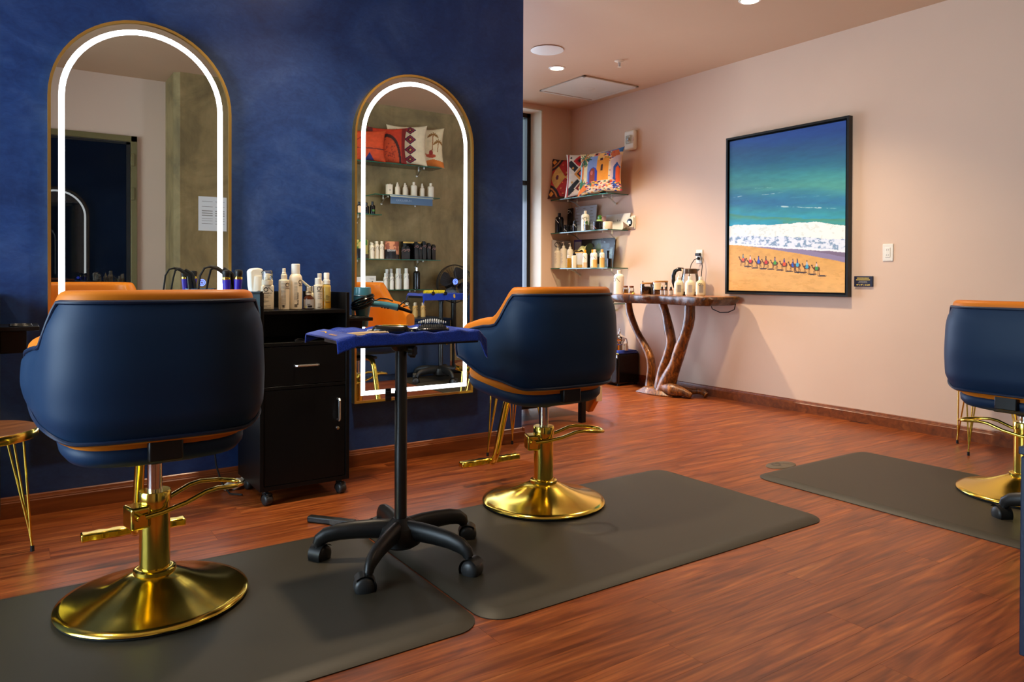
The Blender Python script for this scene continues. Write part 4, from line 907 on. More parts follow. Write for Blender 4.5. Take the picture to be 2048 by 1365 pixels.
def towel(loc, rz, name, label, over, corner, a=.245, b_=.165, seed=1, stiff=(0., 0.)):
    """cloth lying in the tray and over its rims; over = overhang at -x, +x, -y, +y; corner(U, V) = extra corner droop"""
    t = thing(name, label, 'towel', loc, rz); NX, NY = 96, 64
    def fn(i, j):
        x = -a - over[0] + (2 * a + over[0] + over[1]) * i; y = -b_ - over[2] + (2 * b_ + over[2] + over[3]) * j
        ex = max(0., abs(x) - a); ey = max(0., abs(y) - b_); rim = .019; e = math.hypot(ex, ey); ins = min(a - abs(x), b_ - abs(y))
        st = stiff[0] if x < 0 else stiff[1]
        if ins > 0: z = .007 + rim * sstep(.05, .0, ins) + .002 * math.sin(31 * x + 17 * y) * math.sin(23 * y - 9 * x)
        else:
            z = .007 + rim + .006; fx = max(0., ex - .005); fy = max(0., ey - .005)
            z -= fx * (.85 - st) + fy * .92 + min(ex, ey) * corner(x > 0, y > 0)
            if st and ey > 0: z -= st * ex * .12
            x -= math.copysign(ex * (.5 - .42 * st), x); y -= math.copysign(ey * .8, y)
        if -.02 < ins < .03 and abs(x) < a: z += .0028 * math.sin(44 * x + 2 * seed) + .0018 * math.sin(97 * x)
        return (x, y, z + .0045)
    o = part('cloth', B().grid(fn, NX, NY), 'towel', t, smooth=80)
    sol = o.modifiers.new('thickness', 'SOLIDIFY'); sol.thickness = .004; sol.offset = 1
    return t, fn
tw, twf = towel((TRX, TRY, TRH), TR, 'towel', 'royal blue terry towel lining the tray between the nearer chairs', (.085, .055, .042, .03), lambda px, py: .75 if (px and not py) else 0., a=.222, b_=.152, stiff=(.68, .25))
def cloth_patch(fn, u0, u1, v0, v1, nu, nv, lift):
    return B().grid(lambda p, q: (lambda P: (P[0], P[1], P[2] + lift))(fn(u0 + (u1 - u0) * p, v0 + (v1 - v0) * q)), nu, nv)
part('woven_border', cloth_patch(twf, .0, .10, .0, 1.0, 8, 40, .0052), 'towelflat', tw, smooth=80, label='smooth flat-woven blue border')
eb = B()
for k in range(7): u = .052; v = .30 + .025 * k; eb.add([(lambda P: (P[0], P[1], P[2] + .0066))(twf(u + du, v + dv)) for du, dv in ((-.012, -.008 + .006 * (k % 3)), (.004, -.009), (.014, .004 - .005 * (k % 2)), (-.004, .009))], [(0, 1, 2, 3)])
for k in range(9): v = .60 + .018 * k; u = .064 + .016 * math.sin(k * .35); eb.add([(lambda P: (P[0], P[1], P[2] + .0066))(twf(u + du, v + dv)) for du, dv in ((-.006, -.008), (.006, -.008), (.006, .009), (-.006, .009))], [(0, 1, 2, 3)])
part('embroidery', eb, 'goldthread', tw, smooth=0, label='gold embroidered emblem')
def on_tray(lx, ly, z=.0): q = RZ(TR) @ Vector((lx, ly, 0)); return (TRX + q.x, TRY + q.y, TRH + .0185 + z)
# combs and pins
for k in range(7):
    yy = -.03 + .012 * k; a = math.radians(-8 + 4 * (k % 3)); L_ = .14
    b = B().tube([(-L_ / 2, 0, .003), (L_ / 2, 0, .006 + .0015 * (k % 2))], [.0035, .0035], 8)
    b.sphere((L_ / 2, 0, .0075), .0042, 8, 5)
    solo('hair_stick', b, 'bone', ['first', 'second', 'third', 'fourth', 'fifth', 'sixth', 'seventh'][k] + ' pale wooden hair stick on the towel, counted from the front', 'hair stick', on_tray(-.135 + .004 * (k % 2), yy, .004 + .003 * (k % 2)), a, group='pale hair sticks on the blue towel')
t = thing('hair_clipper', 'glossy black hair clipper with a gold stripe lying on the towel', 'hair clipper', on_tray(-.03, .02), math.radians(-42))
part('body', slab(B(), .068, -.021, .021, [(.010, .002), (.002, .008), (0, .016), (.003, .026), (.010, .033), (.016, .035)], 0, .7), 'brush', t, smooth=60)
part('gold_trim', B().box(-.03, .062, -.006, -.002, .0345, .037).box(-.03, .062, .004, .008, .0345, .037), 'gold', t, .001)
part('blade', B().box(-.080, -.062, -.019, .019, .008, .020), 'steel', t, .002)
for k in range(9): part('tooth', B().box(-.088, -.079, -.0175 + .0042 * k, -.0155 + .0042 * k, .010, .014), 'steel', t)
t = thing('cord_clip', 'small black and gold sectioning clip between clipper and brush', 'hair clip', on_tray(.055, -.02), math.radians(-20))
part('jaw', B().box(-.045, .045, -.008, .0, 0, .007).box(-.045, .045, .001, .008, .004, .011), 'brush', t, .002); part('spring', B().lathe([(.005, -.009), (.005, .009)], 12).xf(T(-.02, 0, .012) @ RX(PI / 2)), 'gold', t); part('grip', B().box(-.05, -.02, -.007, .007, .011, .018).xf(RY(-.15)), 'brush', t, .002)
t = thing('paddle_brush', 'black paddle brush lying bristles up, white bristle tips', 'hair brush', on_tray(.14, .035, .004), math.radians(-30))
part('paddle', slab(B(), .062, -.036, .036, [(.008, .0), (.0, .006), (.0, .012), (.006, .016)], 0, .75), 'brush', t, smooth=60)
part('handle', B().tube([(-.055, 0, .009), (-.075, -.002, .008), (-.105, -.006, .008)], [.010, .008, .010], 10), 'brush', t)
part('cushion', slab(B(), .055, -.031, .031, [(.002, .012), (.004, .020), (.015, .026), (.03, .028)], 0, .75), 'rubber', t, smooth=60)
br = B(); tip = B()
for i in range(13):
    for j in range(8):
        x = -.048 + .008 * i; y = -.027 + .0077 * j
        if (x / .053) ** 2 + (y / .031) ** 2 < 1.0:
            z0 = .024; z1 = .047 - .012 * ((x / .053) ** 2 + (y / .031) ** 2); br.cyl((x, y, z0 - .006), (x, y, z1), .0008, n=4); tip.sphere((x, y, z1), .0023, 6, 4)
o = part('bristles', br, 'rubber', t); o['kind'] = 'stuff'; o = part('bristle_tips', tip, 'white', t); o['kind'] = 'stuff'
# flat black bar on the floor
t = thing('flat_black_bar', 'flat black bar lying on the floor behind the tray trolley', 'bar', (1.075, 2.86, 0), math.radians(-51))
part('bar', B().box(-.105, .105, -.016, .016, .0005, .026), 'blackp', t, .006, 3); part('sticker', B().box(.0, .05, -.0165, -.0158, .004, .022), mat('clear_sticker', S(60, 56, 48), .2), t)

# ================================================================ corner shelves on the beige wall
SX0, SX1, SY0, SY1 = 4.63, 4.889, 5.205, 6.083
def glass_shelf(name, x0, x1, y0, y1, ztop, label, group, axis, group_parent=None):
    """axis 'y': shelf runs along y with its back at x1; axis 'x': runs along x with its back at y0"""
    t = thing(name, label, 'shelf', ((x0 + x1) / 2, (y0 + y1) / 2, ztop), 0, group); hx, hy = (x1 - x0) / 2, (y1 - y0) / 2
    part('glass', B().box(-hx, hx, -hy, hy, -.008, 0), 'shelfglass', t)
    if axis == 'y': part('polished_edge', B().box(-hx - .0012, -hx, -hy, hy, -.0082, .0002).box(-hx, hx, -hy - .0012, -hy, -.0082, .0002), 'shelfedge', t)
    else: part('polished_edge', B().box(-hx, hx, hy, hy + .0012, -.0082, .0002).box(hx, hx + .0012, -hy, hy, -.0082, .0002).box(-hx - .0012, -hx, -hy, hy, -.0082, .0002), 'shelfedge', t)
    L = (hy if axis == 'y' else hx) - .17
    for s in (-1, 1):
        if axis == 'y': m = T(hx, s * L, 0) @ RZ(-PI / 2)
        else: m = T(s * L, -hy, 0) @ RZ(PI)
        br = part('bracket', B().tube([(0, -.002, -.075), (0, -.03, -.06), (0, -.075, -.03), (0, -.13, -.016), (0, -.17, -.0135)], [.006, .006, .006, .005, .004], 8).xf(m), 'steel', t)
        for c0, c1, cr in (((0, -.17, -.022), (0, -.17, -.009), .008), ((0, -.05, -.03), (0, -.05, -.009), .008), ((0, 0, -.075), (0, -.012, -.075), .010)): part('clamp', B().cyl(c0, c1, cr, n=12).xf(m), 'white', br)
    return t
Z1, Z2, Z3, Z4 = 1.792, 1.452, 1.090, .752
for z, l in ((Z1, 'top glass shelf in the corner, holding three cushions'), (Z2, 'second glass shelf in the corner, holding black and white jars'), (Z3, 'third glass shelf in the corner, holding pump bottles'), (Z4, 'lowest glass shelf in the corner, behind the middle chair')): glass_shelf('glass_shelf', SX0, SX1, SY0, SY1, z, l, 'glass shelves in the beige corner', 'y')
# cushions
def cushion(name, w, h, d, cvs, loc, rz, lean, label, group, back='ivory', tilt=0.):
    t = thing(name, label, 'cushion', loc, rz, group); t.rotation_euler = Matrix.to_euler(RZ(rz) @ RX(lean) @ RY(tilt))
    def prof(u, v):
        U, V = 2 * u - 1, 2 * v - 1; e = (1 - U ** 2) * (1 - V ** 2); pinch = 1 - .12 * (1 - V * V) * (abs(U) ** 3) ; pin2 = 1 - .11 * (1 - U * U) * (abs(V) ** 3)
        return U * w / 2 * pinch, (-V * pin2 + 1) * h / 2, d / 2 * max(e, 0) ** .42
    def fr(u, v): x, z, y = prof(u, v); return (x, -y, z)
    def bk(u, v): x, z, y = prof(u, v); return (x, y, z)
    link('printed_front', print_mesh('printed_front', cvs.a, fr, .8), t)
    part('back_cover', B().grid(lambda u, v: bk(1 - u, v), 24, 24), back, t, smooth=80)
    return t
def noise_tint(c, seed, amt=.12): c.a *= (1 - amt + 2 * amt * fbm(c.nx, c.ny, 14, 14, seed)[..., None])
# red kilim cushion
c = Canvas(90, 90, (178, 44, 40)); r = np.random.RandomState(4)
for i in range(60): c.dia(r.rand(), r.rand(), .022, .026, [(206, 150, 90), (120, 20, 30), (222, 110, 60)][i % 3])
for (cx, cy) in ((0, 0), (0, 1), (1, 0), (1, 1)): c.ell(cx, cy, .33, .33, (40, 34, 40)); c.ell(cx, cy, .27, .27, (190, 120, 60)); c.ell(cx, cy, .23, .23, (60, 40, 44)); c.dia(cx + (.1 if cx == 0 else -.1), cy + (.1 if cy == 0 else -.1), .07, .07, (226, 150, 60))
c.dia(.24, .5, .22, .28, (198, 168, 90)); c.dia(.24, .5, .19, .24, (206, 160, 86)); c.ell(.24, .5, .04, .06, (90, 40, 60))
c.line(.46, .5, .8, .24, .012, (222, 176, 100)); c.line(.46, .5, .8, .76, .012, (222, 176, 100)); c.dia(.8, .5, .24, .28, (160, 50, 40)); c.dia(.8, .5, .17, .2, (216, 150, 90)); c.dia(.8, .5, .12, .14, (140, 36, 36))
noise_tint(c, 5); cushion('kilim_cushion', .46, .43, .10, c, (4.68, 5.88, Z1 + .001), -PI / 2 + .42, -.16, 'red kilim cushion, left on the top corner shelf', 'cushions on the top corner shelf', 'tan', .04)
# black and white cushion
c = Canvas(90, 90, (226, 220, 204))
for (x0, y0, x1, y1) in ((.15, .25, .95, .95), (.1, .9, .95, .25), (.95, .3, .6, .62)): c.line(x0, y0, x1, y1, .075, (34, 40, 44))
for (cx, cy, k) in ((.38, .19, 0), (.42, .5, 1), (.45, .83, 2)):
    oc = [(196, 30, 34), (214, 150, 70), (110, 30, 36)][k]; c.dia(cx, cy, .2, .19, (226, 220, 204)); c.dia(cx, cy, .16, .155, oc); c.dia(cx, cy, .09, .09, [(150, 20, 26), (34, 40, 44), (226, 180, 110)][k]); c.dia(cx, cy, .045, .05, [(40, 20, 20), (226, 80, 60), (34, 40, 44)][k])
for (cx, cy) in ((.15, .1), (.85, .1), (.2, .68), (.72, .36), (.7, .7), (.12, .93), (.85, .9), (.22, .36)): c.dia(cx, cy, .035, .035, (214, 160, 80) if cy > .3 and cy < .8 else (40, 44, 48))
c.rect(0, .1, 0, 1, (170, 60, 56)); c.rect(0, .05, 0, 1, (232, 226, 214)); noise_tint(c, 8, .06)
cushion('diamond_cushion', .45, .45, .10, c, (4.685, 5.60, Z1 + .001), -PI / 2 + .45, -.14, 'white cushion with black and red diamonds, middle of the corner shelf', 'cushions on the top corner shelf', 'white', -.03)
# painted town cushion
c = Canvas(130, 130, (226, 206, 170))
c.rect(.02, .5, .0, .1, (226, 200, 150)); c.rect(.5, 1, 0, .12, (60, 120, 190)); c.poly([(.76, .04), (.9, .04), (.96, .18), (.74, .26)], (196, 104, 60))
c.rect(.26, .48, .12, .78, (126, 150, 200)); c.rect(.48, .74, .10, .72, (232, 150, 44)); c.rect(.48, .62, .04, .24, (232, 180, 100)); c.rect(.38, .5, .02, .12, (222, 120, 100)); c.rect(.41, .46, .03, .1, (60, 30, 30)); c.rect(.54, .6, .2, .26, (70, 34, 30))
r = np.random.RandomState(2); pal = [(196, 40, 40), (230, 140, 40), (40, 80, 170), (226, 200, 170), (30, 60, 110), (90, 150, 80)]
for i in range(70): x = .6 + .24 * r.rand(); y = .03 + .72 * r.rand() * (1 if x > .74 else .25); s2 = .012 + .02 * r.rand(); c.rect(x, x + s2 * 1.4, y, y + s2, pal[i % 6])
c.rect(.0, .24, .3, 1, (222, 190, 130)); c.rect(.1, .16, .3, .8, (226, 120, 40)); c.rect(.03, .1, .3, .7, (150, 190, 210)); c.rect(.17, .25, .36, .8, (232, 214, 160))
c.poly([(.30, .82), (.30, .50), (.34, .42), (.40, .39), (.46, .42), (.50, .50), (.50, .82)], (44, 64, 170)); c.poly([(.32, .80), (.32, .50), (.35, .43), (.40, .41), (.44, .45), (.45, .80)], (150, 60, 34)); c.ell(.37, .52, .03, .05, (196, 100, 90))
c.poly([(.80, .92), (.78, .3), (.88, .2), (1, .18), (1, .92)], (206, 184, 190)); c.poly([(.84, .9), (.85, .44), (.92, .34), (1, .46), (1, .9)], (40, 80, 160)); c.poly([(.90, .8), (.90, .48), (.95, .42), (1, .5), (1, .86)], (214, 84, 40))
c.poly([(.57, .5), (.57, .38), (.595, .34), (.62, .38), (.62, .5)], (60, 30, 30))
for i in range(150):
    x = .0 + 1.0 * r.rand(); y = .72 + .28 * r.rand(); s2 = .03 + .03 * r.rand(); c.poly([(x, y), (x + s2, y - s2 * .3), (x + s2 * 1.2, y + s2 * .4), (x + s2 * .2, y + s2 * .5)], [(226, 120, 40), (190, 40, 50), (40, 60, 140), (222, 150, 130), (60, 110, 90), (226, 180, 60), (70, 30, 80)][i % 7])
for i in range(60):
    a = r.rand() * PI * 2; L2 = .06 + .12 * r.rand(); c.line(.16, .16, .16 + L2 * math.cos(a), .18 + L2 * math.sin(a), .012, [(40, 90, 60), (70, 120, 60), (30, 70, 60), (196, 120, 50)][i % 4])
for i in range(16): c.line(.06 + .1 * r.rand(), .95, .02 + .2 * r.rand(), .62 + .1 * r.rand(), .008, (40, 110, 60))
c.poly([(.0, 1), (.0, .92), (.2, .76), (.24, .9)], (230, 120, 36)); noise_tint(c, 9, .06)
cushion('town_cushion', .56, .43, .10, c, (4.665, 5.37, Z1 + .001), -PI / 2 + .14, -.12, 'colourful cushion printed with a painted town and palm', 'cushions on the top corner shelf', 'tan', -.02)
k_ = 4.68 / 4.74
def sh(x, y, z): return (x, y, z)
RW = -PI / 2
# shelf 2
def mini(name, loc, h, r, body, capm, label, rz=RW, mk=None, mkm='ink', cap='plain', cap_h=.18, cap_r=.5, shoulder=.12, group=None, cat='bottle', mz=.6, ms=.5, words=False):
    t = round_bottle(name, loc, rz, h, r, body, capm, label, cat, group, cap=cap, cap_h=cap_h, cap_r=cap_r, shoulder=shoulder)
    if mk: bottle_mark(t, r + .0002, h * mz, r * 2 * ms, mkm, words=words, ang=math.radians(-20))
    return t
mini('shampoo_bottle', (4.70, 6.03, Z2), .208, .045, 'brush', 'brush', 'big black shampoo bottle at the left end of the second corner shelf', mk=1, mkm='wink', cap_h=.16, cap_r=.36, shoulder=.16)
def jar(name, loc, r, h, body, lidm, label, rz=RW, mk=None, mkm='ink', cat='jar', group=None):
    t = thing(name, label, cat, loc, rz, group); part('body', B().lathe([(r * .96, 0), (r, .003), (r, h * .6), (r * .97, h * .62)], 28), body, t); part('lid', B().lathe([(r * 1.0, h * .62), (r * 1.0, h - .003), (r * .95, h), (.0001, h)], 28), lidm, t)
    if mk: bottle_mark(t, r, h * .34, h * .36, mkm, words=False, ang=math.radians(-15))
    return t
jar('cream_jar', (4.685, 5.895, Z2), .026, .078, 'brush', 'brush', 'small black jar beside the big black shampoo bottle', mk=1, mkm='wink')
jar('cream_jar', (4.735, 5.875, Z2), .027, .070, 'brush', 'brush', 'plain black jar behind the black dropper bottle')
mini('dropper_bottle', (4.685, 5.755, Z2), .142, .022, 'brush', 'brush', 'slim black dropper bottle in front of the grey price board', mk=1, mkm='wink', cap='dropper', cap_h=.4, cap_r=.6, mz=.45, ms=.8)
# price board: black panel and grey-white table panel
t = thing('price_board', 'folded board with black panel and pale printed table on the shelf', 'display board', (4.85, 5.80, Z2 + .002), RW)
part('black_panel', B().box(-.262, -.178, -.006, 0, 0, .262).xf(T(-.0, -.02, 0) @ RX(-.06)), 'brush', t)
part('table_panel', B().box(-.170, .170, -.006, 0, 0, .272).xf(RX(-.06)), mat('pale_blue_card', S(186, 196, 204), .6), t)
b = B()
for i in range(3):
    for j in range(7): x = -.145 + i * .11; z = .245 - j * .032; w_ = .06 if j else .045; b.add([(x, -.0068, z), (x + w_ * (.6 + .4 * ((i + j) % 3) / 2), -.0068, z), (x + w_ * (.6 + .4 * ((i + j) % 3) / 2), -.0068, z + .006), (x, -.0068, z + .006)], [(0, 1, 2, 3)])
b.xf(RX(-.06)); part('printed_rows', b, 'greyink', t, smooth=0)
b = B(); logo_flat(b, 0, 0, .036); b.xf(T(-.222, -.0268, .225) @ RX(-.06)); part('brand_mark', b, 'wink', t, smooth=0)
mini('lotion_bottle', (4.71, 5.625, Z2), .204, .041, 'white', 'white', 'big white bottle behind the little plant glass', mk=1, mkm='greyink', cap_h=.15, cap_r=.36, shoulder=.14)
t = thing('plant_glass', 'small clear glass with a green cutting on the second shelf', 'plant', (4.665, 5.545, Z2), 0)
part('glass', B().lathe([(.026, 0), (.030, .003), (.032, .096), (.0305, .096), (.0285, .006), (.0001, .005)], 24), 'glass', t)
part('water', B().lathe([(.0001, .006), (.028, .006), (.029, .055), (.0001, .055)], 20), mat('greenish_water', S(176, 180, 130), .1), t)
part('stem', B().tube([(0, 0, .02), (.004, -.004, .08), (-.004, .006, .12)], .002, 6).tube([(.002, 0, .03), (-.01, -.01, .09), (-.02, -.02, .13)], .002, 6), 'leaf', t)
def leaf(p, d, L, w):
    d = Vector(d).normalized(); sx = d.cross(Vector((0, 0, 1))); sx = sx.normalized() if sx.length > .1 else Vector((1, 0, 0)); up = sx.cross(d)
    return B().grid(lambda u, v: tuple(Vector(p) + d * L * v + sx * (u - .5) * 2 * w * math.sin(PI * min(1, v * .96 + .04)) ** .8 - up * (.15 * L * v * v) + up * abs(u - .5) * w * .5), 4, 8)
for i, (p, dd, L, w) in enumerate([((-.004, .006, .12), (-.3, -1, .1), .06, .014), ((-.02, -.02, .13), (-.6, .9, -.2), .055, .013), ((0, 0, .10), (-.7, .5, -.9), .06, .014), ((-.01, 0, .09), (-.6, -.8, -.5), .05, .012)]): part('leaf', leaf(p, dd, L, w), 'leaf', t)
jar('hair_mask_jar', (4.685, 5.405, Z2), .049, .083, 'brush', 'brush', 'large black jar in front of the green leaf on the shelf', mk=1, mkm=mat('rose_ink', S(190, 140, 130), .5))
t = thing('leaf_pot', 'pale green cup with a round dark leaf behind the black jar', 'plant', (4.755, 5.465, Z2), 0)
part('cup', B().lathe([(.022, 0), (.028, .002), (.03, .105), (.028, .108), (.0001, .10)], 20), 'paleleaf', t); part('leaf', B().sphere((0, .0, .128), .034, 16, 8, (.3, 1, .75)), 'leaf', t)
jar('hair_mask_jar', (4.68, 5.262, Z2), .045, .072, 'ivory', 'ivory', 'cream white jar at the right end of the second corner shelf', mk=1, mkm='greyink')
t = thing('product_box', 'dusty pink box with a faint ring mark behind the jars', 'box', (4.82, 5.50, Z2), RW); part('carton', B().box(-.036, .036, -.02, .02, 0, .145), 'pink', t, .001); b = B(); logo_flat(b, 0, .10, .03); b.xf(T(0, -.0206, 0)); part('brand_mark', b, 'wink', t, smooth=0)
t = thing('curled_poster', 'white poster with a curled corner leaning below the thermostat', 'poster', (4.885, 5.335, Z2), RW)
part('sheet', B().grid(lambda u, v: ((u - .5) * .34, -.004 - .03 * (1 - v) - .9 * max(0, u - v * 1.2 - .72) ** 2, .001 + .16 * v + .5 * max(0., u - v * 1.2 - .72) ** 1.5), 20, 14), 'paper', t)
b = B()
for x, z, w_, h_ in ((-.05, .085, .005, .014), (-.032, .086, .003, .012), (.0, .088, .008, .018), (.03, .09, .006, .010)): b.add([(x, -.004 - .03 * (1 - z / .16) - .0012, z), (x + w_, -.004 - .03 * (1 - z / .16) - .0012, z), (x + w_, -.004 - .03 * (1 - (z + h_) / .16) - .0012, z + h_), (x, -.004 - .03 * (1 - (z + h_) / .16) - .0012, z + h_)], [(0, 1, 2, 3)])
part('printed_marks', b, 'ink', t, smooth=0)
# shelf 3
t = thing('display_box', 'grey card box behind the pump bottles, printed with a dark ring mark', 'box', (4.74, 6.065, Z3), 0); part('carton', B().box(-.10, .13, -.016, .016, 0, .29), 'greycard', t, .001); b = B(); logo_flat(b, -.04, .245, .05); b.xf(T(0, -.0166, 0)); part('brand_mark', b, 'ink', t, smooth=0)
for i, (y, h, r, l) in enumerate(((6.043, .245, .0375, 'tall ivory pump bottle at the left end of the third corner shelf'), (5.955, .272, .036, 'tall ivory pump bottle, second on the third corner shelf'), (5.85, .258, .031, 'ivory pump bottle behind the small oil bottle'))):
    t = mini('pump_bottle', (4.70 if i else 4.69, y, Z3), h, r, 'ivory', 'ivory', l, cap='pump', cap_h=.24, cap_r=.36, shoulder=.1, group='ivory pump bottles in the corner'); text_rows(t, r + .0002, [.15 - .012 * j for j in range(9)], .014, .003, ang=math.radians(20))
t = mini('oil_bottle', (4.655, 5.812, Z3), .128, .025, 'oil', 'white', 'small bottle of golden oil in front of the pump bottles', cap_h=.2, cap_r=.7, shoulder=.16)
t = mini('dropper_bottle', (4.655, 5.728, Z3), .167, .024, 'ivory', 'brush', 'white bottle with a pointed black dropper cap on the shelf', cap='dropper', cap_h=.24, cap_r=.62, shoulder=.08)
t = thing('soap_pouch', 'amber pouch topped with a pale yellow cloth on the shelf', 'pouch', (4.755, 5.755, Z3), RW)
part('pouch', B().box(-.075, .075, -.024, .024, 0, .165), 'orangebox', t, .012, 3); part('white_label', B().box(-.052, .06, -.0262, -.0245, .035, .15), 'paper', t)
part('cloth', B().grid(lambda u, v: (-.08 + .17 * u + .012 * math.sin(7 * v), (-.03 + .05 * v) , .155 + .03 * math.sin(PI * u) * (1 - v) + .09 * v * (.35 + .65 * u) + .012 * math.sin(9 * u + 4 * v)), 16, 10), 'cloth', t)
for i, (y, cm, band) in enumerate(((5.575, 'orangecap', .3), (5.487, 'orangecap', .08), (5.428, 'ivory', .45), (5.351, 'orangebox', .55))):
    t = mini('shampoo_bottle', (4.665 if i % 2 == 0 else 4.69, y, Z3), .177, .0245, 'white', cm, ['white bottle with orange cap nearest the amber pouch', 'white bottle with orange cap, second in the row of four', 'white bottle with plain white cap in the row of four', 'white bottle with an amber lower half, right end of the row'][i], mk=1, cap_h=.17, cap_r=.52, shoulder=.1, mz=.6, ms=.72, group='small marked bottles on the third shelf')
    part('tinted_band', B().lathe([(.0248, .004), (.0248, .177 * band)], 28), ['creamtone', 'creamtone', 'orangebox', 'orangebox'][i], t)
t = thing('leaf_poster', 'dark poster with green leaves leaning behind the bottles', 'poster', (4.846, 5.635, Z3 + .002), RW)
c = Canvas(60, 50, (20, 26, 26)); c.put((fbm(60, 50, 4, 4, 6) > .5) & (c.u > .35), (96, 124, 130)); c.put((fbm(60, 50, 5, 4, 16) > .52) & (c.u > .5), (130, 156, 162)); c.ell(.3, .34, .1, .2, (78, 110, 58)); c.ell(.55, .3, .07, .14, (90, 116, 70)); c.poly([(.42, .62), (.66, .62), (.6, .72), (.52, 1), (.42, 1)], (24, 26, 28)); c.rect(0, 1, 0, .06, (16, 20, 20)); c.rect(.96, 1, 0, 1, (16, 20, 20))
part('board', B().box(-.265, .265, -.004, 0, 0, .295).xf(RX(-.12)), 'black', t); link('printed_face', print_mesh('printed_face', c.a, lambda u, v: tuple(RX(-.12) @ Vector((-.265 + .53 * u, -.0048, .295 * (1 - v)))), .3), t)
t = thing('violet_poster', 'violet-edged poster peeking out left of the dark leaf poster', 'poster', (4.872, 5.935, Z3), RW); part('board', B().box(-.06, .06, -.004, 0, 0, .295), 'purplep', t); part('print', B().box(-.045, .06, -.0052, -.004, .01, .275), mat('pale_print', S(170, 160, 160), .6), t)
t = thing('serum_tube', 'thin tall black tube at the right end of the third shelf', 'tube', (4.69, 5.268, Z3), RW); part('body', B().lathe([(.010, 0), (.012, .003), (.012, .15)], 18), 'brush', t); part('cap', B().lathe([(.0135, .145), (.0135, .162), (.0001, .163)], 18), 'brush', t)
t = thing('serum_box', 'short glossy black tube beside the thin tall one', 'tube', (4.68, 5.232, Z3), RW); part('body', B().lathe([(.021, 0), (.022, .003), (.022, .06)], 22), 'brush', t); part('cap', B().lathe([(.0215, .06), (.0215, .086), (.0001, .087)], 22), 'brush', t)
t = thing('tint_bowl', 'black dish standing on the lowest corner shelf', 'dish', (4.72, 5.30, Z4), 0); part('bowl', B().lathe([(.045, 0), (.06, .008), (.095, .045), (.1, .055), (.096, .055), (.055, .012), (.0001, .01)], 30), 'brush', t)
# ================================================================ root table
t = thing('root_table', 'live-edge slab table on twisted polished root legs', 'table', (4.62, 4.40, 0), 0)
rr = random.Random(3)
# slab outline in plan: front edge (towards -x) irregular, back edge near the wall
fr_ = [(-.10, .62), (-.165, .52), (-.175, .42), (-.15, .30), (-.16, .16), (-.135, .02), (-.15, -.14), (-.165, -.28), (-.18, -.42), (-.16, -.53), (-.06, -.575)]
out = fr_ + [(.12, -.55), (.235, -.50), (.245, 0.), (.24, .5), (.12, .60)]
def smooth_loop(p, k=4):
    n = len(p); o = []
    for i in range(n):
        P0, P1, P2, P3 = [Vector(p[(i + d) % n]) for d in (-1, 0, 1, 2)]
        for j in range(k): u = j / k; o.append(.5 * ((2 * P1) + (P2 - P0) * u + (2 * P0 - 5 * P1 + 4 * P2 - P3) * u * u + (3 * P1 - P0 - 3 * P2 + P3) * u ** 3))
    return o
lp = smooth_loop(out, 5); n = len(lp); ZTT = .85; vs = []
for (ins, z) in ((.012, ZTT), (.0, ZTT - .006), (-.004, ZTT - .022), (.012, ZTT - .045), (.035, ZTT - .068), (.06, ZTT - .074)):
    for i, p in enumerate(lp):
        c_ = Vector((.03, .02)); d_ = (p - c_); L = d_.length; w = .006 * math.sin(i * 1.9) + .005 * math.sin(i * .7 + z * 90) if z < ZTT - .01 else 0
        q = c_ + d_ * ((L - ins + w) / L); vs.append((q.x, q.y, z))
fs = [(k + (j + 1) * n, (k + 1) % n + (j + 1) * n, (k + 1) % n + j * n, k + j * n) for j in range(5) for k in range(n)]
part('slab_edge', B().add(vs, fs + [tuple(range(5 * n, 6 * n))[::-1]]), 'bark2', t, smooth=50)
part('slab_top', B().add([(vs[i][0], vs[i][1], ZTT) for i in range(n)], [tuple(range(n))]), 'slabtop', t, smooth=0)
def root(pts, rad, name='leg'):
    P = [Vector(p) for p in pts]; dense = []; R2 = []
    for i in range(len(P) - 1):
        P0, P1, P2, P3 = P[max(i - 1, 0)], P[i], P[i + 1], P[min(i + 2, len(P) - 1)]
        for j in range(6): u = j / 6; dense.append(.5 * ((2 * P1) + (P2 - P0) * u + (2 * P0 - 5 * P1 + 4 * P2 - P3) * u * u + (3 * P1 - P0 - 3 * P2 + P3) * u ** 3)); R2.append((rad[i] + (rad[i + 1] - rad[i]) * u) * (1 + .045 * math.sin(len(dense) * .53 + rad[0] * 900)))
    dense.append(P[-1]); R2.append(rad[-1])
    b = B().tube(dense, R2, 14); rg = random.Random(len(pts) + int(rad[0] * 1e4))
    b.v = [(x + rg.uniform(-.0012, .0012), y + rg.uniform(-.0012, .0012), z) for x, y, z in b.v]
    return part(name, b, 'bark', t, smooth=70)
# coordinates relative to the thing (x, y - 4.40)
root([(.0, .51, .80), (.0, .49, .68), (.0, .40, .52), (.0, .30, .40), (.0, .235, .30), (.0, .22, .20), (0, .235, .10), (.0, .23, .02)], [.032, .032, .031, .032, .040, .036, .038, .055])
root([(.0, .10, .80), (0, .055, .70), (0, .02, .58), (.0, -.01, .45), (0, .03, .32), (.0, .08, .2), (0, .09, .08), (0, .09, .02)], [.036, .036, .040, .046, .042, .05, .065, .08])
root([(.01, .14, .79), (.01, .08, .68), (.0, .02, .56)], [.018, .018, .02], 'side_root')
root([(.0, -.215, .80), (0, -.21, .66), (0, -.175, .54), (.0, -.12, .42), (0, -.065, .28), (0, .0, .16), (0, .05, .06), (0, .07, .015)], [.046, .045, .046, .05, .055, .065, .08, .085])
root([(-.02, .03, .07), (-.03, -.07, .06), (.0, -.15, .05), (.03, -.21, .022)], [.06, .05, .035, .022], 'foot_root')
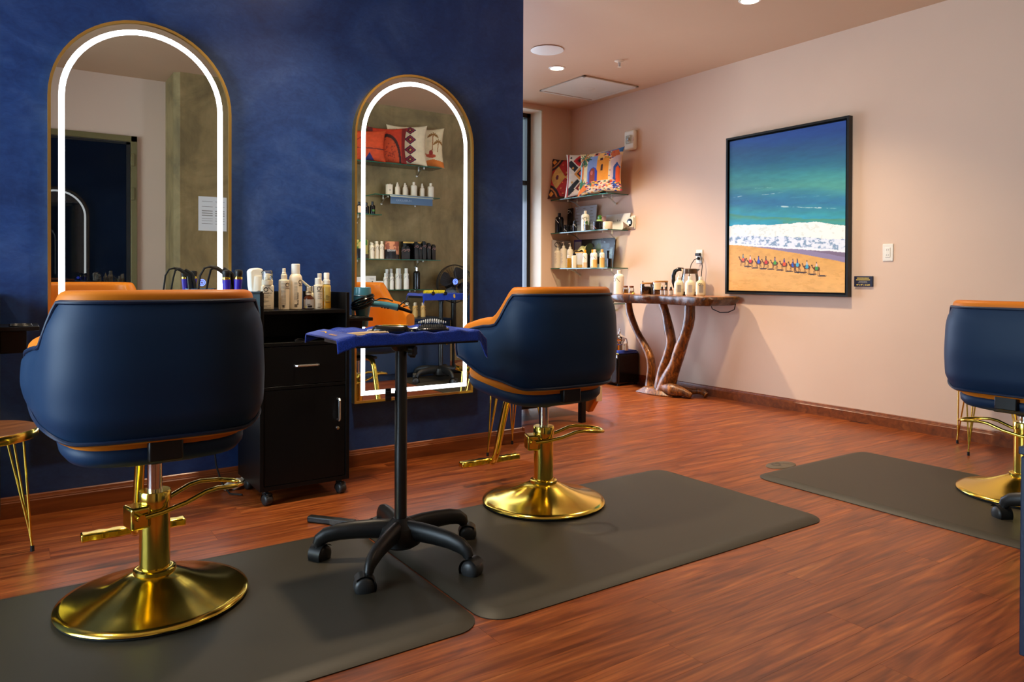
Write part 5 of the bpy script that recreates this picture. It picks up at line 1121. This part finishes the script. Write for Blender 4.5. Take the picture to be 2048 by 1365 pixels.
root([(.05, .0, .05), (.12, -.13, .045), (.16, -.20, .05), (.17, -.25, .02)], [.05, .03, .022, .026], 'foot_root')
ft = B().prism([(-.10, .33), (-.12, .18), (-.11, .02), (-.06, -.09), (.05, -.1), (.12, .0), (.12, .2), (.02, .34)], .0, .06); ft.v = [(x * (1 if z < .03 else .55), (y - .1) * (1 if z < .03 else .62) + .1, z) for x, y, z in ft.v]
part('root_foot', ft, 'bark', t, .015, 3)
TZ = ZTT
RTW = -PI / 2 + .45
t = mini('shampoo_bottle', (4.60, 5.015, TZ - .012), .225, .046, 'white', 'white', 'big white bottle on the far left end of the root table', rz=RTW, mk=1, mkm='ink', cap_h=.14, cap_r=.38, shoulder=.13, mz=.62, ms=.4)
for i, (y, m) in enumerate(((4.925, 'honey'), (4.85, 'salt'))):
    t = thing('cork_jar', ['little cork-topped jar of yellow powder on the root table', 'little cork-topped jar of white salt on the root table'][i], 'jar', (4.60, y, TZ), 0, 'cork-topped jars')
    part('glass', B().lathe([(.022, 0), (.024, .003), (.024, .046), (.018, .056), (.018, .062)], 20), 'glass', t); part('contents', B().lathe([(.0215, .002), (.0225, .004), (.0225, .042 if i == 0 else .028), (.0001, .043 if i == 0 else .029)], 18), m, t); part('cork', B().lathe([(.018, .058), (.020, .062), (.020, .074), (.0001, .075)], 18), 'cork', t)
t = mini('dropper_bottle', (4.68, 4.79, TZ), .118, .017, 'brush', 'brush', 'slim dark dropper bottle behind the herb jar', rz=RTW, cap='dropper', cap_h=.3, cap_r=.75)
def glass_jar(loc, r, h, fill, fm, label, lab):
    t = thing('glass_jar', label, 'jar', loc, RTW, 'bamboo-lidded glass jars')
    part('glass', B().lathe([(r * .96, 0), (r, .004), (r, h - .016), (r * .97, h - .012)], 32), 'glass', t); part('contents', B().lathe([(r * .93, .004), (r * .95, .006), (r * .95, fill), (r * .5, fill + .008), (.0001, fill + .004)], 26), fm, t)
    part('lid', B().lathe([(r * 1.0, h - .014), (r * 1.04, h - .012), (r * 1.04, h - .001), (r * 1.0, h), (.0001, h)], 32), 'bamboo', t)
    if lab: o = B(); subdiv_bars(o, -.035, .03, h * .38, h * .46, 8); wrap(o, r, 0, .001); part('kraft_label', o, 'card', t, smooth=0)
    return t
glass_jar((4.60, 4.665, TZ), .052, .106, .062, 'herb', 'glass jar of dried herbs with a bamboo lid', False)
glass_jar((4.645, 4.545, TZ), .066, .122, .04, 'herb', 'wide glass jar with a kraft label and bamboo lid', True)
solo('wooden_scoop', B().tube([(0, .06, .005), (0, -.02, .005)], [.004, .004], 8).sphere((0, -.035, .007), .016, 12, 6, (.8, 1, .4)), 'bamboo', 'small wooden scoop lying before the herb jar', 'scoop', (4.535, 4.80, TZ), .3)
solo('lime_wedge', B().grid(lambda u, v: (.016 * math.cos(PI * u) , .009 * (v - .5) * 2 * math.sin(PI * u), .016 * math.sin(PI * u)), 12, 4), mat('lime', S(190, 200, 60), .5), 'tiny lime wedge beside the wooden scoop', 'lime', (4.545, 4.765, TZ), .2)
for i, y in enumerate((4.462, 4.418, 4.372)):
    t = thing('amber_dropper', ['left', 'middle', 'right'][i] + ' one of three little amber dropper bottles on the root table', 'bottle', (4.585 + .012 * (i == 2), y, TZ), RTW, 'three little amber droppers')
    part('body', B().lathe([(.0145, 0), (.0155, .002), (.0155, .045), (.007, .055)], 18), 'amber', t); part('label', B().lathe([(.0158, .004), (.0158, .040)], 18), 'greycard', t); part('cap', B().lathe([(.0085, .054), (.0085, .068), (.004, .07)], 14), 'brush', t); part('bulb', B().lathe([(.0045, .069), (.005, .082), (.0001, .087)], 12), 'milk', t)
for i, (y, h, c_) in enumerate(((4.285, .158, 'milk'), (4.165, .160, 'milk'), (4.052, .158, 'orangebox'))):
    t = thing('squat_bottle', ['milky squat bottle with a pointed tip, in front of the kettle', 'milky squat bottle in the middle of the three', 'cream squat bottle at the right end of the root table'][i], 'bottle', (4.60, y, TZ), RTW - .1, 'milky squat bottles on the root table')
    r = .0385; part('body', B().lathe([(r * .8, 0), (r, .014), (r, h * .62), (r * .9, h * .72), (r * .55, h * .80), (r * .4, h * .83)], 28), 'milk' if c_ == 'milk' else mat('cream_bottle', S(216, 196, 150), .4), t)
    part('cap', B().lathe([(r * .42, h * .81), (r * .42, h * .97), (r * .36, h), (.0001, h)] if i else [(r * .42, h * .81), (r * .42, h * .95), (r * .2, h * .98), (r * .06, h * 1.12), (.0001, h * 1.125)], 20), 'white', t)
    o = B(); subdiv_bars(o, .002, .034, h * .18, h * .38, 6); wrap(o, r, 0, .0008); part('paper_label', o, 'greyink' if i != 1 else 'greycard', t, smooth=0)
    part('liquid_line', B().lathe([(r + .0003, .014), (r + .0003, h * .36)], 28), mat('milk_tone', S(204, 196, 164), .4), t)
    if i == 2: bottle_mark(t, r + .001, h * .60, .02, words=False, ang=.35)
t = thing('glass_kettle', 'glass kettle with a black handle and copper collar at the wall', 'kettle', (4.76, 4.31, TZ), math.radians(-56))
part('base', B().lathe([(.082, 0), (.085, .006), (.082, .024), (.07, .03)], 32), 'brush', t); part('glass_body', B().lathe([(.074, .03), (.078, .05), (.072, .15), (.062, .19)], 32), 'glass', t)
part('collar', B().lathe([(.0625, .182), (.064, .185), (.06, .222), (.05, .226), (.0001, .227)], 32), mat('copper_brown', S(110, 90, 72), .3, .7), t); part('copper_band', B().box(-.067, -.05, -.022, -.010, .185, .224).box(-.067, -.05, .002, .012, .185, .224), mat('copper', (.85, .45, .2), .25, 1.0), t, .002)
part('spout', B().prism([(.05, .19), (.085, .222), (.06, .224)], -.016, .016, 'y'), 'copper_brown' if False else MATS['copper_brown'], t)
part('handle', B().tube([(-.055, 0, .218), (-.095, 0, .222), (-.125, 0, .205), (-.14, 0, .165), (-.138, 0, .11), (-.125, 0, .07), (-.11, 0, .05)], [.015, .016, .017, .017, .016, .015, .012], 12), 'brush', t, smooth=60)
# plugs and cords at the outlet
t = thing('kettle_plug', 'upper black plug with its cord looping down behind the table', 'plug', (XR, 4.323, 1.198), -PI / 2)
part('plug_body', B().box(-.028, .022, -.030, -.009, -.011, .011), 'blackp', t, .004); part('cord', B().tube([(.02, -.02, -.002), (.045, -.03, -.03), (.055, -.03, -.10), (.045, -.03, -.19), (.03, -.04, -.30), (.02, -.045, -.33)], .0035, 8), 'rubber', t)
t = thing('warmer_plug', 'lower black plug with a cord curving left to the bottles', 'plug', (XR, 4.323, 1.163), -PI / 2)
part('plug_body', B().lathe([(.012, .0), (.013, .012), (.007, .024)], 12).xf(T(0, -.009, 0) @ RX(PI / 2)), 'blackp', t); part('cord', B().tube([(0, -.03, 0), (-.025, -.04, -.01), (-.05, -.05, -.05), (-.06, -.06, -.12), (-.055, -.07, -.19), (-.02, -.09, -.25), (-.005, -.10, -.30)], .0035, 8), 'rubber', t)
solo('loose_cord', B().tube([(4.84, 4.16, .79), (4.82, 4.12, .74), (4.80, 4.02, .715), (4.79, 3.93, .722), (4.80, 3.88, .745), (4.81, 3.875, .79)], .004, 8), 'rubber', 'black cord drooping under the right end of the root table', 'cord')

# ================================================================ warmer box, bowl, pot
t = thing('towel_warmer', 'black cube towel warmer on the floor beside the root table', 'appliance', (4.735, 5.135, 0), math.radians(0))
OB = (-.13, .185, -.11, .24)
part('body', B().box(-.125, .138, -.11, .24, .02, .295), 'brush', t, .012, 3)
dr = part('door', B().box(-.138, -.125, -.10, .23, .03, .25), 'brush', t, .008, 3); part('handle_recess', B().grid(lambda u, v: (-.1395 - .004 * math.sin(PI * v), .065 + .07 * math.cos(PI + PI * u), .225 - .03 * v * math.sin(PI * u)), 14, 4), 'chrome', dr)
part('control_strip', B().box(-.133, -.124, -.10, .23, .258, .287), 'steel', t, .002); part('red_light', B().lathe([(.0001, .003), (.006, .002), (.007, 0)], 14).xf(T(-.133, .12, .272) @ RY(-PI / 2)), mat('red_lamp', S(180, 20, 20), .4, emis=S(200, 20, 20), es=.5), t)
for (x, y) in ((-.1, -.085), (.11, -.085), (-.1, .215), (.11, .215)): part('foot', B().lathe([(.014, 0), (.014, .021)], 12, (x, y, 0)), 'rubber', t)
t = thing('folded_towel', 'folded bright blue towel on top of the towel warmer', 'towel', (4.735, 5.12, .2957), 0)
part('layer', B().box(-.125, .12, -.10, .11, 0, .014), 'towel', t, .006, 3); part('layer', B().box(-.12, .11, -.09, .105, .0142, .027), 'towel', t, .006, 3); part('yellow_edge', B().box(-.130, -.126, -.10, -.03, .0, .005), 'yellow', t)
t = thing('silver_teapot', 'ornate polished silver pot on the blue towel', 'teapot', (4.70, 5.11, .3235), math.radians(20))
part('body', B().lathe([(.052, 0), (.056, .004), (.056, .05), (.060, .054), (.058, .06), (.045, .066), (.038, .072), (.048, .085), (.053, .1), (.050, .115), (.04, .13), (.022, .142)], 32), 'silver', t); part('lid_finial', B().lathe([(.022, .142), (.012, .150), (.008, .158), (.012, .164), (.006, .172), (.004, .184), (.007, .188), (.002, .2), (.0001, .203)], 20), 'silver', t)
part('handle', B().tube([(.05, -.02, .11), (.078, -.03, .10), (.085, -.035, .06), (.075, -.03, .015)], .006, 8), 'silver', t); part('spout', B().tube([(-.05, .02, .07), (-.08, .03, .09), (-.09, .035, .12)], [.01, .008, .006], 10), 'silver', t)
t = mini('salt_shaker', (4.72, 5.04, .3235), .066, .018, 'white', 'white', 'little white bottle on the blue towel beside the silver pot', cap_h=.3, cap_r=.7, shoulder=.1)
t = thing('footed_bowl', 'white bowl with a gold rim on a low stand behind the silver pot', 'bowl', (4.71, 5.30, .3555), 0)
part('stem', B().lathe([(.046, 0), (.048, .003), (.046, .058), (.04, .066)], 26), mat('pale_violet_gloss', S(190, 182, 206), .3), t)
part('bowl', B().lathe([(.03, .064), (.06, .072), (.088, .102), (.094, .132), (.091, .133), (.084, .105), (.05, .08), (.0001, .078)], 32), 'white', t); part('gold_rim', B().tube([(.0935 * math.cos(2 * PI * i / 32), .0935 * math.sin(2 * PI * i / 32), .134) for i in range(32)], .003, 6, closed=True), 'gold', t)
solo('product_box', B().box(-.09, .09, -.065, .065, 0, .059), 'burgundy', 'flat burgundy box under the white bowl', 'box', (4.71, 5.30, .2957), 0, bevel=.003)
# ================================================================ shampoo lounge behind the partition
t = thing('shampoo_lounge', 'tan and black wash lounge half hidden behind the navy wall', 'lounge chair', (3.1, 4.3, 0), 0)
part('underframe', B().box(-.44, .34, -.18, .36, .09, .37), 'black', t, .01)
part('seat', B().box(-.42, .34, -.28, .28, .38, .48), 'tan', t, .035, 4)
part('backrest', B().prism([(-.40, .46), (.13, .46), (.17, .60), (.165, .82), (.12, .92), (.02, .955), (-.3, .955), (-.38, .92), (-.41, .8)], .24, .36, 'y'), 'tan', t, .03, 4)
SP = [(-.30, .60), (-.30, .135), (-.22, .025), (-.16, .035), (-.12, .14), (.38, .14), (.38, .60)]
for x0, x1 in ((.35, .40), (-.50, -.45)):
    sp_ = part('side_panel', B().prism(SP, x0, x1, 'x'), 'tan', t, .006, 2); part('lit_edge', B().box(x0 - .001, x1 + .003, -.312, -.3005, .115, .60), 'creamtone', sp_, .002)  # cream strip paints in the light caught by the tan panel's front edge
for (x, y) in ((.16, -.38), (-.38, -.38), (.16, .30), (-.38, .30)): part('leg', B().box(x - .02, x + .02, y - .02, y + .02, 0, .10 if y > 0 else .36), 'black', t, .003)
part('leg_bar', B().box(-.40, .18, -.40, -.36, .36, .385), 'black', t, .003)
# ================================================================ far side of the room, seen in the mirrors
nv = thing('navy_cabinet', 'navy cabinet at the right edge, front of the concrete wall', 'cabinet', (2.068, .26, 0), 0)
NW, ND, NH = 1.60, .538, .585
part('body', B().box(0, NW, .001, ND - .02, .06, NH - .02), 'navyc', nv); part('plinth', B().box(.02, NW - .02, .001, ND - .06, 0, .06), 'navyc', nv); part('top', B().box(0, NW + .004, .001, ND + .004, NH - .02, NH), 'navyc', nv, .003)
for i in range(3):
    x0 = .004 + i * (NW - .008) / 3; x1 = x0 + (NW - .008) / 3 - .004; dn = part('door', B().box(x0, x1, ND - .02, ND, .065, NH - .025), 'navyc', nv, .003); part('knob', B().lathe([(.0001, .022), (.010, .02), (.008, .008), (.005, 0)], 14).xf(T(x1 - .05, ND, .33) @ RX(-PI / 2)), 'gold', dn)
GW = 'glass shelves on the concrete wall'
for (x0, x1, z, l) in ((2.55, 3.72, 2.130, 'top glass shelf on the concrete wall, lined with cushions'), (2.98, 3.70, 1.815, 'glass shelf on the concrete wall holding a blue box of bottles'), (2.35, 3.05, 1.612, 'short glass shelf on the concrete wall with black bottles'), (2.70, 3.71, 1.172, 'long glass shelf on the concrete wall with pouches and black boxes'), (2.70, 3.62, .868, 'long glass shelf on the concrete wall with white aerosols')): glass_shelf('glass_shelf', x0, x1, .264, .50, z, l, GW, 'x')
# cushions there
c = Canvas(70, 70, (196, 70, 30)); c.line(0, .62, 1, .58, .012, (50, 30, 40)); c.poly([(.3, 1), (.42, .72), (.56, 1)], (40, 40, 90)); c.line(.55, .2, .75, .35, .015, (120, 40, 30)); noise_tint(c, 31); cushion('orange_cushion', .38, .33, .09, c, (2.93, .40, 2.131), PI + .42, -.12, 'orange cushion with a dark zigzag on the concrete wall shelf', 'cushions on the concrete wall', 'tan')
c = Canvas(70, 70, (186, 54, 26)); c.ell(.5, .9, .36, .7, (60, 30, 24)); c.ell(.5, .92, .30, .62, (190, 70, 30)); c.rect(.0, .12, 0, 1, (120, 30, 24)); c.rect(.86, 1, 0, 1, (90, 30, 26)); r = np.random.RandomState(6)
for i in range(60): c.dia(.3 + .4 * r.rand(), .35 + .6 * r.rand(), .02, .02, (130, 40, 24))
noise_tint(c, 32); cushion('arch_cushion', .40, .38, .09, c, (3.15, .40, 2.131), PI + .42, -.10, 'red cushion with a dark arch on the concrete wall shelf', 'cushions on the concrete wall', 'white')
c = Canvas(90, 90, (222, 200, 160)); 
for (cx, cy) in ((.42, .13), (.42, .38), (.42, .63), (.42, .87)): c.dia(cx, cy, .15, .12, (60, 36, 60)); c.dia(cx, cy, .11, .09, (150, 40, 50)); c.dia(cx, cy, .07, .06, (40, 50, 50)); c.dia(cx, cy, .03, .03, (222, 140, 70))
c.line(.75, .12, .95, .35, .012, (60, 50, 50)); c.line(.95, .35, .66, .62, .012, (60, 50, 50)); c.line(.66, .62, .9, .92, .012, (60, 50, 50)); c.dia(1, .62, .2, .22, (60, 40, 40)); c.dia(1, .62, .12, .14, (196, 50, 60)); noise_tint(c, 33, .05)
cushion('tribal_cushion', .42, .43, .09, c, (3.37, .40, 2.131), PI + .42, -.10, 'cream cushion with a column of diamonds on the concrete wall shelf', 'cushions on the concrete wall', 'white')
c = Canvas(90, 90, (220, 196, 150)); c.poly([(0, 1), (0, .86), (.3, .8), (.6, .88), (1, .78), (1, 1)], (206, 110, 36))
for (x, y, h_) in ((.3, .18, .45), (.68, .08, .5), (.15, .36, .25)):
    c.line(x, y, x + .03, y + h_, .012, (150, 90, 40))
    for k in range(9): a = PI * k / 8; c.line(x, y, x + .14 * math.cos(a), y - .06 * math.sin(a) + .08 * abs(math.cos(a)), .014, (140, 96, 40))
c.ell(.36, .72, .13, .05, (176, 70, 40)); c.line(.47, .70, .58, .62, .014, (176, 70, 40)); c.ell(.36, .64, .05, .06, (150, 50, 40)); c.ell(.8, .74, .1, .07, (150, 50, 40)); noise_tint(c, 34, .06)
cushion('palm_cushion', .40, .43, .09, c, (3.59, .385, 2.131), PI + .42, -.08, 'sand cushion with palm trees and a camel on the concrete wall shelf', 'cushions on the concrete wall', 'ivory')
FW = PI
def mk_b(name, x, z, h, r, body, capm, label, group, y=.42, **kw): return mini(name, (x, y, z), h, r, body, capm, label, rz=FW, group=group, **kw)
Zb = 1.815
t = thing('display_box', 'open slate blue card box hanging over the concrete wall shelf edge', 'box', (3.375, .38, Zb), FW)
part('tray', B().box(-.235, .235, -.10, .10, .0005, .004), 'palecard', t); part('front_flap', B().box(-.235, .235, -.128, -.125, -.09, .0), 'lightblue', t); part('top_flap', B().prism([(-.104, .004), (-.14, -.022), (-.142, -.018), (-.104, .008)], -.24, .24, 'x'), 'palecard', t)
part('lettering', put_text(B(), 'HUBBLEXIO', .032, T(.09, -.1286, -.062) @ FRONT, 0, 'CENTER'), mat('pale_blue_ink', S(150, 170, 190), .6), t, smooth=0)
ords = ['first', 'second', 'third', 'fourth', 'fifth', 'sixth', 'seventh', 'eighth', 'ninth']
for i, (x, h, r, cp) in enumerate(((3.25, .131, .025, 'spray'), (3.335, .132, .025, 'spray'), (3.435, .148, .033, 'plain'), (3.53, .139, .025, 'spray'), (3.63, .151, .033, 'plain'))): mk_b('serum_bottle', x, Zb + .0045, h, r, 'ivory', 'ivory', ords[i] + ' front ivory bottle in the slate blue box', 'front bottles in the slate blue box', y=.43, cap=cp, cap_h=.3 if cp == 'spray' else .2, cap_r=.42)
for i in range(5): mk_b('serum_bottle', 3.215 + .09 * i, Zb + .0045, .125, .024, 'ivory', 'ivory', ords[i] + ' rear ivory bottle in the slate blue box', 'rear bottles in the slate blue box', y=.335, cap='spray', cap_h=.3, cap_r=.42)
t = thing('product_box', 'small ivory carton beside the bottles in the slate blue box', 'box', (3.165, .42, Zb + .0045), FW); part('carton', B().box(-.028, .028, -.022, .022, 0, .105), 'ivory', t, .001); part('print', B().box(-.006, .008, -.0226, -.022, .04, .055), 'greyink', t)
Zc = 1.612
for i, (x, h) in enumerate(((2.845, .12), (2.92, .115), (2.985, .13))): t = mk_b('black_bottle', x, Zc, h, .028, 'brush', 'brush', ['black bottle with a picture label', 'black bottle in the middle', 'black bottle with a green print'][i] + ' on the short concrete wall shelf', 'black bottles on the short shelf', cap_h=.25, cap_r=.45); (i == 0) and part('picture_label', wrap(subdiv_bars(B(), -.024, .024, .012, .065, 6), .028, 0, .001), 'creamtone', t, smooth=0); (i == 2) and part('green_print', wrap(subdiv_bars(B(), -.014, .014, .03, .02, 4), .028, 0, .001), 'leaf', t, smooth=0)
Zd = 1.172
def pouch(x, w, h, c1, c2, label, word=None):
    t = thing('printed_pouch', label, 'pouch', (x, .42, Zd), FW, 'printed pouches on the concrete wall')
    c = Canvas(50, 50, c1); c.put(fbm(50, 50, 5, 5, int(x * 100)) > .52, c2); c.rect(.3, 1, .45, 1, (26, 28, 30)); c.rect(0, .3, .75, 1, (60, 56, 52))
    def prof(u, v, s): d_ = .045 * (1 - v) ** .6 * (1 - abs(2 * u - 1) ** 3) + .002; return ((u - .5) * w * (1 - .06 * v), s * d_, v * h)
    link('printed_front', print_mesh('printed_front', c.a, lambda u, v: prof(u, 1 - v, -1), .35), t); part('back_face', B().grid(lambda u, v: prof(1 - u, v, 1), 16, 12), 'blackp', t)
    if word: part('lettering', put_text(B(), word, .028, T(.025, -.046, .078) @ FRONT, .0005), 'wink', t, smooth=0)
pouch(2.87, .15, .187, (170, 160, 90), (60, 110, 50), 'green printed pouch at the left end of the long shelf')
pouch(3.195, .165, .181, (216, 150, 110), (150, 90, 70), 'peach and black printed pouch on the long shelf', 'WAVES')
for i, (x, h, y) in enumerate(((2.975, .158, .44), (3.03, .178, .43), (3.078, .179, .44), (3.0, .17, .36), (3.055, .18, .35))): mk_b('lotion_bottle', x, Zd, h, .022, 'ivory', 'ivory', ords[i] + ' ivory bottle between the two printed pouches', 'ivory bottles between the pouches', y=y, mk=1, cap_h=.16, cap_r=.6, shoulder=.08, ms=.9)
t = thing('display_box', 'black display box standing behind the black tubes', 'box', (3.46, .33, Zd), FW); part('carton', B().box(-.11, .11, -.03, .03, 0, .188), 'brush', t, .002); part('gold_edge', B().box(-.11, .11, -.0312, -.030, .17, .186), 'goldb', t)
rose = MATS['rose_ink']
for i, (x, w, h) in enumerate(((3.31, .045, .118), (3.355, .05, .122), (3.455, .046, .172), (3.50, .03, .15), (3.545, .044, .180), (3.60, .04, .165), (3.655, .042, .150))):
    t = thing('black_carton', ords[i] + ' black carton from the left, in front of the display box', 'box', (x, .44, Zd), FW, 'black cartons on the long shelf'); part('carton', B().box(-w / 2, w / 2, -.02, .02, 0, h), 'brush', t, .002); part('cap', B().box(-w * .3, w * .3, -.014, .014, h, h + .012), 'brush', t, .002); b = B(); logo_flat(b, 0, h * .78, w * .5); b.xf(T(0, -.0207, 0)); part('brand_mark', b, rose, t, smooth=0)
Ze = .868
for i, (x, h, y, r) in enumerate(((3.118, .165, .44, .021), (3.186, .166, .44, .022), (3.17, .206, .36, .024), (3.255, .212, .43, .026), (3.225, .21, .34, .024), (3.303, .213, .37, .024), (3.347, .214, .44, .027))): mk_b('aerosol_can', x, Ze, h, r, 'white', 'white', ords[i] + ' white can on the shelf above the navy cabinet', 'white cans on the concrete wall', y=y, mk=1, cap_h=.22, cap_r=.66, shoulder=.1, ms=.8, cat='aerosol can')
mk_b('herb_bottle', 3.475, Ze, .226, .036, 'brush', 'silver', 'dark bottle with green print at the end of the can row', None, cap_h=.16, cap_r=.4); 
for i, (x, z, w, h) in enumerate(((2.80, 0, .11, .085), (2.915, 0, .1, .085), (3.035, 0, .11, .085), (2.86, .0855, .1, .04), (2.96, .0855, .1, .05))): t = thing('white_carton', ords[i] + ' small white carton at the left of the can row', 'box', (x, .42, Ze + z), FW, 'small white cartons'); part('carton', B().box(-w / 2, w / 2, -.035, .035, 0, h), 'white', t, .001); part('print', B().box(-w * .3, w * .2, -.0356, -.035, h * .5, h * .56).box(-w * .3, w * .1, -.0356, -.035, h * .3, h * .36), 'greyink', t)
for i in range(9):
    x = 3.13 + .046 * i; y = .52 if i % 2 == 0 else .44; t = mk_b('shampoo_bottle', x, NH, .148, .0255, 'ivory' if i < 5 else 'orangebox', 'ivory', ords[i] + ' shampoo bottle along the navy cabinet top', 'shampoo bottles on the navy cabinet', y=y, mk=1, cap_h=.2, cap_r=.55, shoulder=.12, ms=.8)
# pedestal fan
t = thing('pedestal_fan', 'black pedestal fan beside the concrete wall, seen in the mirror', 'fan', (3.885, .47, 0), math.radians(186))
part('base', B().lathe([(.17, 0), (.175, .008), (.16, .018), (.03, .03), (.02, .04)], 36), 'blackp', t); part('pole', B().lathe([(.014, .03), (.014, .42), (.02, .425), (.02, .48)], 18), 'blackm', t); part('neck', B().lathe([(.026, .44), (.03, .5), (.026, .66), (.03, .76), (.022, .8)], 20), 'blackp', t)
FZ = .925; part('motor', B().lathe([(.03, -.10), (.06, -.09), (.068, -.03), (.04, .0)], 24).xf(T(0, .03, FZ) @ RX(PI / 2)), 'blackp', t)
cg = B()
for R_, yy in ((.20, -.03), (.197, -.055), (.197, -.005), (.06, -.075)): cg.tube([(R_ * math.cos(2 * PI * i / 40), yy, FZ + R_ * math.sin(2 * PI * i / 40)) for i in range(40)], .0035 if R_ > .1 else .002, 6, closed=True)
for k in range(36):
    a = 2 * PI * k / 36 + .05; cg.tube([(.05 * math.cos(a), -.078, FZ + .05 * math.sin(a)), (.13 * math.cos(a), -.072, FZ + .13 * math.sin(a)), (.195 * math.cos(a), -.05, FZ + .195 * math.sin(a)), (.2 * math.cos(a), -.03, FZ + .2 * math.sin(a)), (.195 * math.cos(a), -.008, FZ + .195 * math.sin(a)), (.08 * math.cos(a), .02, FZ + .08 * math.sin(a))], .0011, 4)
part('cage', cg, 'blackm', t)
for k in range(4):
    a = k * PI / 2 + .4; part('blade', B().grid(lambda u, v: ((.03 + .145 * u) * math.cos(a + (v - .5) * (.5 + .75 * math.sin(PI * min(1, u * .8 + .1)))), -.035 + .02 * (v - .5), FZ + (.03 + .145 * u) * math.sin(a + (v - .5) * (.5 + .75 * math.sin(PI * min(1, u * .8 + .1))))), 10, 8), 'fanblade', t)
part('cap', B().lathe([(.0001, .02), (.03, .016), (.034, 0)], 20).xf(T(0, -.045, FZ) @ RX(PI / 2)), 'brush', t)
# second trolley
tray_trolley((3.40, 1.075, 0), math.radians(96), math.radians(178), 'black rolling tray trolley by the navy cabinet, seen in the mirror', .80, -.09)
t2, f2_ = towel((3.40, .985, .80), math.radians(178), 'towel', 'royal blue towel with a gold drop emblem on the mirrored trolley', (.03, .03, .07, .03), lambda px, py: .6, a=.222, b_=.152, seed=3)
eb = B()
for k in range(10): a = PI * 2 * k / 10; b_ = PI * 2 * (k + 1) / 10; eb.add([(lambda P: (P[0], P[1] - .006, P[2]))(f2_(.30 + .022 * math.cos(q), .10 + .05 * math.sin(q))) for q in (a, b_)] + [(lambda P: (P[0], P[1] - .006, P[2]))(f2_(.30, .10))], [(0, 1, 2)])
part('embroidery', eb, 'goldthread', t2, smooth=0)
t = thing('foam_roller', 'yellow speckled foam roller lying on the mirrored blue towel', 'foam roller', (3.37, 1.0, .817), math.radians(-4)); part('roller', B().lathe([(.012, -.115), (.024, -.11), (.026, 0), (.024, .11), (.012, .115)], 22).xf(T(0, 0, .028) @ RY(PI / 2)), 'yellow', t)
for i, x in enumerate((3.30, 3.43)): solo('claw_clip', B().box(-.012, .012, .0, .012, -.012, .02).tube([(-.018, .006, .004), (0, .016, -.012), (.018, .006, .004)], .004, 6).tube([(0, .004, .018), (0, .012, .034)], .004, 6), 'brush', ['left', 'right'][i] + ' black claw clip gripping the mirrored towel edge', 'hair clip', (x - .03, 1.158, .838), group='claw clips on the mirrored towel')
